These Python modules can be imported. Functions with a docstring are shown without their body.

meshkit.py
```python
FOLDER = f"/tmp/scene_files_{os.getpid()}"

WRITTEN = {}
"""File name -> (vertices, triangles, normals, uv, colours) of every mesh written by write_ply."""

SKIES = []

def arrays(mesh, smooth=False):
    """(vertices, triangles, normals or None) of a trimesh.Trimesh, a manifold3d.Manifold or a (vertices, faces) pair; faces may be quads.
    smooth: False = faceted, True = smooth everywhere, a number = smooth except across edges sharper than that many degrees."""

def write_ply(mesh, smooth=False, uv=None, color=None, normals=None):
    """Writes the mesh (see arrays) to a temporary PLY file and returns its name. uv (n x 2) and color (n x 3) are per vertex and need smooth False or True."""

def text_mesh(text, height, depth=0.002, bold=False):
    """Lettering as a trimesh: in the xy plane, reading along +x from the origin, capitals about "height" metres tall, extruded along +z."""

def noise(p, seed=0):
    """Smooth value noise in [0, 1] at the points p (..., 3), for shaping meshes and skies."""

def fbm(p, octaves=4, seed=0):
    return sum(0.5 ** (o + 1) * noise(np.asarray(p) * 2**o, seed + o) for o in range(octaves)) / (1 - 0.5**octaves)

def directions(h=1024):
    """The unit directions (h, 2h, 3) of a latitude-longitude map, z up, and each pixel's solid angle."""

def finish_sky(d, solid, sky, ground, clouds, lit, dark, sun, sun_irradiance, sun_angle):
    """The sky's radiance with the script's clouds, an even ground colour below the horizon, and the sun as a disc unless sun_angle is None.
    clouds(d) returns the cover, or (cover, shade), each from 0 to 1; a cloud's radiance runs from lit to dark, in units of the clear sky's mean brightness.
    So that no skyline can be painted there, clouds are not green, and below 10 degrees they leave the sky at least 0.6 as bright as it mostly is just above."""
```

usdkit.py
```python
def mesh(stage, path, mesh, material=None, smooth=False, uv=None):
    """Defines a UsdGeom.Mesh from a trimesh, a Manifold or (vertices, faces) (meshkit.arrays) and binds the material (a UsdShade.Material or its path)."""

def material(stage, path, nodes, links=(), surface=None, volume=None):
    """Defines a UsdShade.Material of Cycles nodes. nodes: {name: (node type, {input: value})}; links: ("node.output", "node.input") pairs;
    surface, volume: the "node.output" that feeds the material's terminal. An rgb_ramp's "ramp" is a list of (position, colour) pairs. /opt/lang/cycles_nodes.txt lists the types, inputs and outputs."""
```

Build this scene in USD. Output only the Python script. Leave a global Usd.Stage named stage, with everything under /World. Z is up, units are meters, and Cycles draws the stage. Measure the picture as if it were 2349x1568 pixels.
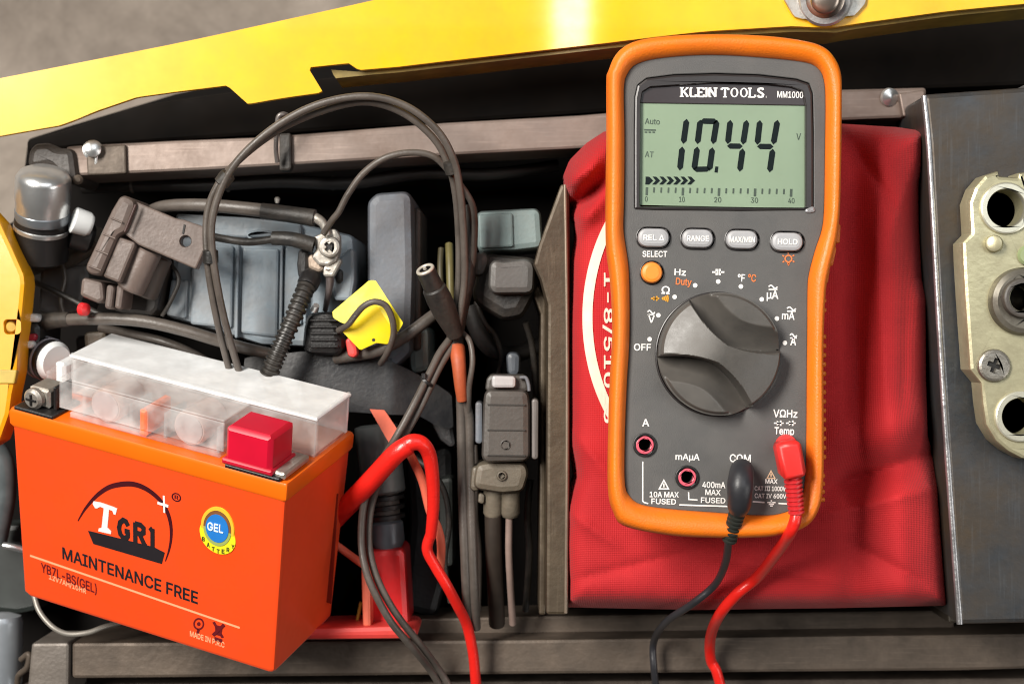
import math, random
import numpy as np, trimesh, shapely, shapely.affinity, mapbox_earcut
from shapely.geometry import Polygon, Point
from scipy.spatial import Delaunay
from scipy.spatial.transform import Rotation as R
from pxr import Usd, UsdGeom, UsdLux, UsdShade, Gf, Sdf
import usdkit, meshkit

random.seed(7); rng = np.random.default_rng(7)
stage = Usd.Stage.CreateInMemory()
UsdGeom.SetStageUpAxis(stage, 'Z'); UsdGeom.SetStageMetersPerUnit(stage, 1.0)
UsdGeom.Xform.Define(stage, '/World')

# ---------------------------------------------------------------- camera, lamps, exposure
H, F = 0.62, 3565.0                    # camera height (m); focal length in units of the measuring grid below
cam = UsdGeom.Camera.Define(stage, '/World/camera')
cam.AddTranslateOp().Set(Gf.Vec3d(0, 0, H))
cam.CreateHorizontalApertureAttr(36.0); cam.CreateVerticalApertureAttr(24.02)
cam.CreateFocalLengthAttr(36.0 * F / 2349.0)
cam.CreateClippingRangeAttr(Gf.Vec2f(0.01, 50))
cam.CreateFStopAttr(11.0); cam.CreateFocusDistanceAttr(0.635)
cam.CreateExposureAttr(0.3)

def lamp(name, pos, target, w, h, intensity, color):
    l = UsdLux.RectLight.Define(stage, '/World/' + name)
    p, t = Gf.Vec3d(*pos), Gf.Vec3d(*target)
    m = Gf.Matrix4d().SetLookAt(p, t, Gf.Vec3d(0.02, 1, 0.01)).GetInverse()
    l.AddTransformOp().Set(m)
    l.CreateWidthAttr(w); l.CreateHeightAttr(h); l.CreateIntensityAttr(intensity); l.CreateColorAttr(Gf.Vec3f(*color))
lamp('unseen_key_lamp', (-0.85, 0.62, 1.35), (0.02, 0.0, -0.05), 0.44, 1.0, 33.0, (1.0, 0.95, 0.88))  # out of view, placed for the panel streak and shadows falling right
lamp('unseen_ceiling_lamp', (0.85, 0.8, 2.1), (0, 0, 0), 1.3, 1.3, 2.0, (0.93, 0.97, 1.0))  # out of view, placed for general light and reflections at the upper right
lamp('unseen_side_lamp', (1.15, -0.35, 0.75), (-0.1, -0.08, -0.05), 0.6, 0.7, 2.6, (1.0, 0.97, 0.93))  # out of view, placed to light the right side of the orange battery

# ---------------------------------------------------------------- points
def W(u, v, z=0.0):                    # a measured place (photo read at 2349 x 1568) at the height z it stands at
    d = H - z
    return np.array([(u - 1174.5) * d / F, (784.0 - v) * d / F, z])
def WP(pts, z): return np.array([W(u, v, z)[:2] for u, v in pts])
def PXM(z): return (H - z) / F         # metres per grid unit
def crop(x0, y0, s): return lambda *p: ([(x0 + s * a, y0 + s * b) for a, b in p] if isinstance(p[0], (tuple, list)) else (x0 + s * p[0], y0 + s * p[1]))
c1 = crop(0, 0, .39213); c2 = crop(458.8, 183.5, .37444); c3 = crop(1284.6, 0, .45312); c4 = crop(1358, 504.7, .25161)
c5 = crop(1358, 871.7, .25161); c6 = crop(0, 779.9, .50271); c7 = crop(688.2, 734.1, .35118); c8 = crop(1449.8, 165.2, .21063)
cL = crop(0, 440.4, .28085); cT = crop(715.7, 550.5, .20478); cA = crop(1881, 183.5, .35106); cB = crop(1881, 688.2, .38046)
cF = crop(137.6, 1055.2, .27502); cC = crop(0, 302.8, .21658); cR = crop(1009.3, 513.8, .25754); cD = crop(734.1, 1192.9, .35156)
cE = crop(1523.2, 1192.9, .35156); cX = crop(513.8, 220.2, .38635); cW = crop(0, 1147, .2687); cK = crop(0, 825.8, .35153)

# ---------------------------------------------------------------- materials
MATS = {}
def mat(name, c, rough=.5, metal=0.0, vary=.12, vscale=60., bump=.0, bscale=600., coat=0.0, spec=.5, dirt=None, dirt_amt=.5, dirt_scale=25., stretch=None, **kw):
    if name in MATS: return MATS[name]
    c = np.array(c, float)
    n = {'g': ('geometry', {}), 'n1': ('noise_texture', {'scale': vscale, 'detail': 5., 'roughness': .6}),
         'r1': ('rgb_ramp', {'ramp': [(.3, tuple(c * (1 - vary))), (.7, tuple(np.minimum(c * (1 + vary), 1)))]}),
         'p': ('principled_bsdf', {'roughness': rough, 'metallic': metal, 'coat_weight': coat, 'coat_roughness': kw.pop('coat_rough', .12), 'specular_ior_level': spec, **kw})}
    l = [('g.position', 'n1.vector'), ('n1.fac', 'r1.fac')]
    out = 'r1.color'
    if dirt is not None:
        n['n2'] = ('noise_texture', {'scale': dirt_scale, 'detail': 8., 'roughness': .7})
        n['r2'] = ('rgb_ramp', {'ramp': [(.40, (0, 0, 0)), (.66, (dirt_amt,) * 3)]})
        n['m'] = ('mix_color', {'b': tuple(dirt)})
        l += [('g.position', 'n2.vector'), ('n2.fac', 'r2.fac'), ('r2.color', 'm.fac'), (out, 'm.a')]
        out = 'm.result'
        n['rr'] = ('map_range', {'from_min': .3, 'from_max': .7, 'to_min': max(rough - .1, .05), 'to_max': min(rough + .16, 1.)})
        l += [('n2.fac', 'rr.value'), ('rr.result', 'p.roughness')]
    if stretch is not None:            # fine scratches along one direction
        n['mp'] = ('mapping', {'scale': stretch}); n['n4'] = ('noise_texture', {'scale': 900., 'detail': 3.})
        n['r4'] = ('rgb_ramp', {'ramp': [(.58, (0, 0, 0)), (.70, (.14, .14, .14))]}); n['m4'] = ('mix_color', {'b': tuple(np.minimum(c * 2.2 + .02, 1))})
        l += [('g.position', 'mp.vector'), ('mp.vector', 'n4.vector'), ('n4.fac', 'r4.fac'), ('r4.color', 'm4.fac'), (out, 'm4.a')]; out = 'm4.result'
    l.append((out, 'p.base_color'))
    if bump:
        n['n3'] = ('noise_texture', {'scale': bscale, 'detail': 3.})
        n['b'] = ('bump', {'strength': bump, 'distance': .0006})
        l += [('g.position', 'n3.vector'), ('n3.fac', 'b.height'), ('b.normal', 'p.normal')]
    MATS[name] = usdkit.material(stage, '/World/Looks/' + name, n, l, surface='p.BSDF')
    return MATS[name]

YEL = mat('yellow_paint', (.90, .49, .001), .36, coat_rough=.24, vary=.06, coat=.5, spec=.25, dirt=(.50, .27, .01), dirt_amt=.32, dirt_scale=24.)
YEL2 = mat('amber_paint', (.88, .39, .002), .35, vary=.05, coat=.4, dirt=(.5, .25, .01), dirt_amt=.25)
ORG = mat('orange_rubber', (.86, .19, .008), .44, vary=.06, bump=.3, bscale=1300., dirt=(.55, .10, .01), dirt_amt=.25, dirt_scale=40.)
FACE = mat('grey_meter_face', (.088, .086, .084), .5, vary=.05, bump=.22, bscale=2500., dirt=(.13, .12, .11), dirt_amt=.3, dirt_scale=30.)
DIAL = mat('dial_grey', (.080, .074, .067), .37, vary=.06, spec=.5, bump=.10, bscale=2500., dirt=(.16, .14, .12), dirt_amt=.3, dirt_scale=45.)
BEZ = mat('bezel_dark', (.030, .026, .026), .3, vary=.1)
STRIPM = mat('screen_strip_dark', (.032, .024, .025), .25, vary=.05)
LCD = mat('lcd_green', (.225, .30, .205), .28, vary=.06, vscale=25., spec=.4)
SEG = mat('lcd_segment', (.007, .012, .013), .6, vary=.2, spec=.1)
SEGF = mat('lcd_faint', (.05, .075, .055), .5, vary=.2)
BTN = mat('grey_button', (.38, .38, .39), .45, vary=.08)
BTNO = mat('orange_button', (.90, .27, .03), .45, vary=.05)
PRW = mat('white_print', (.82, .80, .77), .55, vary=.06, vscale=300.)
PRO = mat('orange_print', (.72, .19, .05), .55, vary=.06)
PRB = mat('black_print', (.016, .013, .016), .45, vary=.1)
PRP = mat('pale_orange_print', (.95, .42, .22), .5, vary=.05)
PINK = mat('jack_pink', (.75, .12, .17), .3, vary=.08)
BLK = mat('black_plastic', (.012, .011, .011), .42, vary=.25, bump=.2, bscale=900.)
DEEP = mat('deep_shade_black', (.0035, .0026, .0022), .85, vary=.4, vscale=30., spec=.15)  # near black that puts the shade of deep recesses into the colour
RUB = mat('black_rubber', (.017, .016, .015), .5, vary=.3, bump=.35, bscale=700., dirt=(.07, .055, .042), dirt_amt=.55, dirt_scale=50.)
CAB = mat('cable_grey_brown', (.085, .072, .062), .38, vary=.2, bump=.2, bscale=900., dirt=(.12, .10, .085), dirt_amt=.5, dirt_scale=60.)
STRAPM = mat('strap_rubber', (.032, .033, .036), .42, vary=.2, bump=.3, bscale=500., dirt=(.07, .065, .06), dirt_amt=.5, dirt_scale=30.)
REDC = mat('red_cable_plastic', (.74, .018, .012), .34, vary=.08, bump=.25, bscale=900., coat=.2)
REDP = mat('red_plug_plastic', (.78, .030, .026), .42, vary=.06, bump=.1)
SALM = mat('salmon_plastic', (.80, .17, .10), .42, vary=.1, dirt=(.5, .08, .05), dirt_amt=.3)
REDB = mat('red_bracket_plastic', (.62, .02, .022), .33, vary=.1, dirt=(.35, .01, .01), dirt_amt=.4, coat=.3)
STEEL = mat('rail_steel', (.235, .185, .16), .48, .4, stretch=(.05, 1., 1.), vary=.18, vscale=40., bump=.10, bscale=350., dirt=(.17, .12, .095), dirt_amt=.75, dirt_scale=22.)
GRIME = mat('grimy_steel', (.135, .104, .080), .5, .35, stretch=(.05, 1., 1.), vary=.25, vscale=45., bump=.35, bscale=300., dirt=(.055, .043, .033), dirt_amt=.8, dirt_scale=26.)
BRASS = mat('grimy_bracket', (.105, .080, .052), .45, .35, stretch=(1., .05, 1.), vary=.3, vscale=35., bump=.4, bscale=250., dirt=(.05, .034, .02), dirt_amt=.85, dirt_scale=22.)
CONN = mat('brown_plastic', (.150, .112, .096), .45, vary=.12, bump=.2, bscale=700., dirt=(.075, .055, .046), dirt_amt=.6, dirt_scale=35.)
BAT = mat('blue_grey_plastic', (.225, .275, .315), .36, vary=.12, vscale=50., bump=.2, bscale=400., dirt=(.20, .17, .15), dirt_amt=.6, dirt_scale=28.)
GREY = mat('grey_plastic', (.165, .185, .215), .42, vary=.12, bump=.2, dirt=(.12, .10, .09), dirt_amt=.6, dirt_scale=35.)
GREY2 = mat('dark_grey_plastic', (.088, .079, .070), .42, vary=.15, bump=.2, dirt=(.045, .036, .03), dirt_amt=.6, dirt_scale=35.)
TEAL = mat('teal_grey_plastic', (.22, .30, .30), .4, vary=.12, bump=.2, dirt=(.2, .18, .16), dirt_amt=.5)
TAN = mat('tan_plastic', (.16, .135, .10), .48, vary=.2, bump=.3, dirt=(.06, .047, .032), dirt_amt=.7, dirt_scale=45.)
SILV = mat('silver_metal', (.72, .73, .73), .30, .85, vary=.08, bump=.15, bscale=500.)
ZINC = mat('zinc_plate', (.50, .48, .44), .42, .7, vary=.15, bump=.4, bscale=500., dirt=(.25, .2, .15), dirt_amt=.6, dirt_scale=70.)
WHITE = mat('white_plastic', (.74, .76, .76), .4, vary=.05)
PLATE = mat('dark_steel_plate', (.060, .066, .073), .42, .5, stretch=(1., .05, 1.), vary=.25, vscale=35., bump=.3, bscale=260., dirt=(.085, .058, .032), dirt_amt=.85, dirt_scale=13.)
EDGE = mat('plate_edge_highlight', (.40, .40, .41), .34, .8, vary=.3, vscale=80., bump=.3)  # bright colour stands for the highlight along the plate edge
CREAM = mat('cream_zinc', (.53, .50, .32), .34, .45, vary=.08, vscale=40., bump=.25, bscale=300., dirt=(.26, .23, .15), dirt_amt=.7, dirt_scale=24.)
SCREW = mat('grey_screw', (.33, .31, .27), .42, .75, vary=.15, bump=.4, dirt=(.12, .10, .07), dirt_amt=.6, dirt_scale=90.)
TAGM = mat('yellow_tag_vinyl', (.92, .80, .004), .4, vary=.05, dirt=(.75, .52, .01), dirt_amt=.4, dirt_scale=60.)
RING = mat('pale_ring', (.56, .52, .45), .4, .3, vary=.1)
BORG = mat('battery_orange', (.86, .074, .012), .36, vary=.03, vscale=20., bump=.06, bscale=900., sheen_weight=.22, sheen_roughness=.3, spec=.4, dirt=(.62, .05, .01), dirt_amt=.22, dirt_scale=30.)
BCOL = mat('battery_rim_orange', (.90, .15, .004), .36, vary=.03, coat=.2)
CAPR = mat('terminal_red', (.58, .006, .03), .36, vary=.06, coat=.15)
BLUE = mat('sticker_blue', (.02, .20, .62), .45, vary=.1)
STY = mat('sticker_yellow', (.90, .78, .02), .45, vary=.05)
STA = mat('sticker_amber', (.92, .52, .04), .45, vary=.05)
STG = mat('sticker_green', (.35, .42, .12), .45, vary=.1)
STBR = mat('sticker_brown', (.22, .09, .03), .45, vary=.1)

def lid_material():
    return usdkit.material(stage, '/World/Looks/clear_lid', {
        'g': ('geometry', {}), 'n': ('noise_texture', {'scale': 160., 'detail': 3.}),
        'b': ('bump', {'strength': .25, 'distance': .0006}),
        'p': ('principled_bsdf', {'base_color': (.93, .94, .94), 'roughness': .16, 'specular_ior_level': .8, 'coat_weight': .4}),
        't': ('transparent_bsdf', {'color': (.97, .97, .97)}), 's': ('translucent_bsdf', {'color': (.9, .9, .9)}),
        'm1': ('mix_closure', {'fac': .25}), 'm2': ('mix_closure', {'fac': .20})},
        [('g.position', 'n.vector'), ('n.fac', 'b.height'), ('b.normal', 'p.normal'), ('p.BSDF', 'm1.closure1'), ('s.BSDF', 'm1.closure2'),
         ('t.BSDF', 'm2.closure1'), ('m1.closure', 'm2.closure2')], surface='m2.closure')
LID = lid_material()
def glossy_lid(name, clear, tint):
    return usdkit.material(stage, '/World/Looks/' + name, {
        'g': ('geometry', {}), 'n': ('noise_texture', {'scale': 90., 'detail': 4.}), 'b': ('bump', {'strength': .3, 'distance': .0008}),
        'r': ('rgb_ramp', {'ramp': [(.35, (clear - .12,) * 3), (.65, (clear + .12,) * 3)]}),
        'p': ('principled_bsdf', {'base_color': tint, 'roughness': .09, 'specular_ior_level': .9, 'coat_weight': .6, 'coat_roughness': .04}),
        't': ('transparent_bsdf', {'color': (.97, .97, .97)}), 'm': ('mix_closure', {})},
        [('g.position', 'n.vector'), ('n.fac', 'b.height'), ('n.fac', 'r.fac'), ('r.color', 'm.fac'), ('b.normal', 'p.normal'), ('p.BSDF', 'm.closure1'), ('t.BSDF', 'm.closure2')], surface='m.closure')
LIDTOP = glossy_lid('lid_top_white', .13, (.95, .96, .96)); CLEAR = glossy_lid('lid_front_clear', .80, (.94, .93, .92))

def pouch_material():
    return usdkit.material(stage, '/World/Looks/red_fabric', {
        'g': ('geometry', {}), 'n': ('noise_texture', {'scale': 24., 'detail': 4.}),
        'r': ('rgb_ramp', {'ramp': [(.3, (.40, .013, .018)), (.7, (.54, .020, .024))]}),
        'w': ('wave_texture', {'scale': 400., 'bands_direction': 'x', 'distortion': .6}), 'w2': ('wave_texture', {'scale': 400., 'bands_direction': 'y', 'distortion': .6}),
        'a': ('math', {'math_type': 'add'}), 'b': ('bump', {'strength': .32, 'distance': .0004}),
        'p': ('principled_bsdf', {'roughness': .72, 'sheen_weight': .10, 'specular_ior_level': .25})},
        [('g.position', 'n.vector'), ('n.fac', 'r.fac'), ('r.color', 'p.base_color'), ('g.position', 'w.vector'), ('g.position', 'w2.vector'),
         ('w.fac', 'a.value1'), ('w2.fac', 'a.value2'), ('a.value', 'b.height'), ('b.normal', 'p.normal')], surface='p.BSDF')
POUCH = pouch_material()
CONC = usdkit.material(stage, '/World/Looks/concrete', {
    'g': ('geometry', {}), 'n': ('noise_texture', {'scale': 9., 'detail': 9., 'roughness': .7, 'distortion': .4}), 'n2': ('noise_texture', {'scale': 120., 'detail': 4.}),
    'r': ('rgb_ramp', {'ramp': [(.3, (.13, .105, .085)), (.7, (.36, .305, .255))]}), 'b': ('bump', {'strength': .3, 'distance': .004}),
    'p': ('principled_bsdf', {'roughness': .85})},
    [('g.position', 'n.vector'), ('g.position', 'n2.vector'), ('n.fac', 'r.fac'), ('r.color', 'p.base_color'), ('n2.fac', 'b.height'), ('b.normal', 'p.normal')], surface='p.BSDF')

# ---------------------------------------------------------------- prims
USED, ORIGIN = {}, {}
def numbered(parent, name):
    k = (str(parent), name); n = USED.get(k, 0); USED[k] = n + 1
    return f'{parent}/{name}' + (f'_{n:03d}' if n else '')
def tag(prim, label=None, cat=None, group=None, kind=None):
    for k, v in (('label', label), ('category', cat), ('group', group), ('kind', kind)):
        if v: prim.SetCustomDataByKey(k, v)
def thing(name, label, cat, at, group=None):
    path = numbered('/World', name)
    x = UsdGeom.Xform.Define(stage, path); x.AddTranslateOp().Set(Gf.Vec3d(*map(float, at)))
    ORIGIN[path] = np.array(at, float); tag(x.GetPrim(), label, cat, group)
    return path
def arr(mesh):
    if isinstance(mesh, trimesh.Trimesh): return np.array(mesh.vertices), np.array(mesh.faces)
    return np.array(mesh[0], float), np.array(mesh[1], int)
def put(parent, name, mesh, m, smooth=30, label=None, kind=None):
    o = ORIGIN[parent]; v, f = arr(mesh); path = numbered(parent, name)
    prim = usdkit.mesh(stage, path, trimesh.Trimesh(v - o, f, process=False), m, smooth).GetPrim()
    tag(prim, label, kind=kind); ORIGIN[path] = o
    return path
def solo(name, mesh, m, smooth=30, label=None, cat=None, group=None, kind=None):
    v, f = arr(mesh); path = numbered('/World', name); c = np.array([(v[:, 0].min() + v[:, 0].max()) / 2, (v[:, 1].min() + v[:, 1].max()) / 2, v[:, 2].min()])
    g = usdkit.mesh(stage, path, trimesh.Trimesh(v - c, f, process=False), m, smooth); g.AddTranslateOp().Set(Gf.Vec3d(*map(float, c)))
    tag(g.GetPrim(), label, cat, group, kind)
    return path
def join(*ms):
    V, Fc, n = [], [], 0
    for m in ms:
        v, f = arr(m); V.append(v); Fc.append(f + n); n += len(v)
    return np.vstack(V), np.vstack(Fc)

# ---------------------------------------------------------------- shapes
def ccw(p):
    p = np.asarray(p, float); a = np.sum(p[:, 0] * np.roll(p[:, 1], -1) - np.roll(p[:, 0], -1) * p[:, 1])
    return p if a > 0 else p[::-1].copy()
def inset(p, b):                       # ccw ring moved inwards by b
    e = np.roll(p, -1, 0) - p; e /= np.linalg.norm(e, axis=1, keepdims=True) + 1e-12
    n = np.c_[-e[:, 1], e[:, 0]]; q = np.roll(n, 1, 0) + n
    q /= np.maximum((q * n).sum(1, keepdims=True), .35)
    return p + q * b
def cap(rings):
    v = np.vstack(rings); ends = np.cumsum([len(r) for r in rings]).astype(np.uint32)
    q = v[:, :2].astype(np.float64); q = (q - q.min(0)) / max(np.ptp(q, axis=0).max(), 1e-12) * 1000
    return np.array(mapbox_earcut.triangulate_float64(q, ends)).reshape(-1, 3).astype(int)
def prism_xy(ring, z0, z1, b=.0008, holes=(), taper=0.0):
    rings = [ccw(ring)] + [ccw(h)[::-1] for h in holes]
    b = min(b, (z1 - z0) * .45)
    lv = [(taper, z0), (0, z1 - b)] + ([(b * .3, z1 - b * .3), (b, z1)] if b > 0 else [])
    V, Fc, n, tops, bots = [], [], 0, [], []; base_rings = rings
    for k, r in enumerate(rings):
        N = len(r); base = n
        for off, z in lv:
            V.append(np.c_[inset(r, off if k == 0 else min(off, .0004)), np.full(N, z)])
        i = np.arange(N); j = (i + 1) % N
        for a in range(len(lv) - 1):
            A, B = base + a * N, base + (a + 1) * N
            Fc += [np.c_[A + i, A + j, B + j], np.c_[A + i, B + j, B + i]]
        n += N * len(lv)
        tops.append(base + (len(lv) - 1) * N + i); bots.append(base + i)
    v = np.vstack(V)
    for idx, flip in ((tops, False), (bots, True)):
        t = cap(base_rings); allq = np.concatenate(idx); t = allq[t]
        vb = np.vstack(base_rings); tb = cap(base_rings); a = vb[tb[:, 0]]; s = (vb[tb[:, 1]] - a)[:, 0] * (vb[tb[:, 2]] - a)[:, 1] - (vb[tb[:, 1]] - a)[:, 1] * (vb[tb[:, 2]] - a)[:, 0]
        t = np.where((s < 0)[:, None], t[:, ::-1], t)
        uq, inv = np.unique(t, return_inverse=True); t2 = inv.reshape(t.shape) + len(v); v = np.vstack([v, v[uq]])   # the flat caps keep corners of their own
        Fc.append(t2[:, ::-1] if flip else t2)
    return v, np.vstack(Fc)
def rnd(p, r):
    if r <= 0: return list(p)
    q = Polygon(p).buffer(0).buffer(-r, quad_segs=6).buffer(2 * r, quad_segs=6).buffer(-r, quad_segs=6).simplify(.25)
    if q.geom_type != 'Polygon': q = max(q.geoms, key=lambda g: g.area)
    return list(q.exterior.coords)[:-1]
def prism(p, z1, depth, b=.0008, r=0, holes=(), taper=0.0):
    b = min(b, depth * .45); need = b / PXM(z1) * 1.12; g = Polygon(p).buffer(0)
    if len(p) < 24:
        r = max(r, need)
        while r > .5 and (g.buffer(-r).is_empty or g.buffer(-r).geom_type != 'Polygon'): r *= .8; b = min(b, r * PXM(z1) * .85)
    return prism_xy(WP(rnd(p, r), z1), z1 - depth, z1, b, [WP(h, z1) for h in holes], taper)
def circle(u, v, r, n=40, ry=None, rot=0.0):
    a = np.linspace(0, 2 * np.pi, n, endpoint=False); ry = ry or r
    x, y = r * np.cos(a), ry * np.sin(a)
    return [(u + x[i] * math.cos(rot) - y[i] * math.sin(rot), v + x[i] * math.sin(rot) + y[i] * math.cos(rot)) for i in range(n)]
def rect(u, v, w, h, rot=0.0):
    c, s = math.cos(rot), math.sin(rot)
    return [(u + x * c - y * s, v + x * s + y * c) for x, y in ((-w / 2, -h / 2), (w / 2, -h / 2), (w / 2, h / 2), (-w / 2, h / 2))]
def pill(u, v, w, h, rot=0.0):
    return rnd(rect(u, v, w, h, rot), h * .46)
def smooth_line(P, n=12, closed=False):
    P = np.asarray(P, float); k = len(P); out = []
    for i in range(k if closed else k - 1):
        if closed: a, b, c, d = P[(i - 1) % k], P[i], P[(i + 1) % k], P[(i + 2) % k]
        else: a, b, c, d = P[max(i - 1, 0)], P[i], P[i + 1], P[min(i + 2, k - 1)]
        for t in np.linspace(0, 1, n, endpoint=False):
            out.append(.5 * ((2 * b) + (c - a) * t + (2 * a - 5 * b + 4 * c - d) * t * t + (3 * b - a - 3 * c + d) * t ** 3))
    if not closed: out.append(P[-1])
    return np.array(out)
def sweep(P, rad, sides=14, caps=True):
    P = np.asarray(P, float); n = len(P); rad = np.broadcast_to(rad, (n,))
    T = np.gradient(P, axis=0); T /= np.linalg.norm(T, axis=1, keepdims=True) + 1e-12
    u = np.cross(T[0], [0, 0, 1.]);
    if np.linalg.norm(u) < .1: u = np.cross(T[0], [1., 0, 0])
    u /= np.linalg.norm(u); V = []
    a = np.arange(sides) * 2 * np.pi / sides
    for i in range(n):
        u = u - T[i] * (u @ T[i]); u /= np.linalg.norm(u); w = np.cross(T[i], u)
        V.append(P[i] + rad[i] * (np.cos(a)[:, None] * u + np.sin(a)[:, None] * w))
    V = np.vstack(V); i, j = np.meshgrid(np.arange(n - 1), np.arange(sides), indexing='ij'); i, j = i.ravel(), j.ravel(); k = (j + 1) % sides
    f = np.vstack([np.c_[i * sides + j, i * sides + k, (i + 1) * sides + k], np.c_[i * sides + j, (i + 1) * sides + k, (i + 1) * sides + j]])
    if caps:
        V = np.vstack([V, P[0], P[-1]]); m = n * sides; q = np.arange(sides); q2 = (q + 1) % sides
        f = np.vstack([f, np.c_[np.full(sides, m), q2, q], np.c_[np.full(sides, m + 1), (n - 1) * sides + q, (n - 1) * sides + q2]])
    return V, f
def cable(pts, r_px, sides=14, n=10, zdef=-.05, r_end=None):
    """pts: (u, v[, z]); r_px radius in grid units"""
    P = [W(p[0], p[1], p[2] if len(p) > 2 else zdef) for p in pts]; P = smooth_line(P, n)
    r = r_px * PXM(np.mean(P[:, 2])); rr = np.linspace(r, (r_end or r_px) * PXM(np.mean(P[:, 2])), len(P))
    return sweep(P, rr, sides)
def lathe(p0, p1, prof, sides=32):
    """prof: (fraction along p0-p1, radius m)"""
    p0, p1 = np.asarray(p0, float), np.asarray(p1, float); d = p1 - p0
    t = d / np.linalg.norm(d); u = np.cross(t, [0, 0, 1.]); u = u if np.linalg.norm(u) > .1 else np.cross(t, [0, 1., 0]); u /= np.linalg.norm(u); w = np.cross(t, u)
    a = np.arange(sides) * 2 * np.pi / sides
    V = np.vstack([p0 + d * s + r * (np.cos(a)[:, None] * u + np.sin(a)[:, None] * w) for s, r in prof]); n = len(prof)
    i, j = np.meshgrid(np.arange(n - 1), np.arange(sides), indexing='ij'); i, j = i.ravel(), j.ravel(); k = (j + 1) % sides
    f = np.vstack([np.c_[i * sides + j, i * sides + k, (i + 1) * sides + k], np.c_[i * sides + j, (i + 1) * sides + k, (i + 1) * sides + j]])
    m = len(V); V = np.vstack([V, p0 + d * prof[0][0], p0 + d * prof[-1][0]]); q = np.arange(sides); q2 = (q + 1) % sides
    f = np.vstack([f, np.c_[np.full(sides, m), q2, q], np.c_[np.full(sides, m + 1), (n - 1) * sides + q, (n - 1) * sides + q2]])
    return V, f
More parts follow.
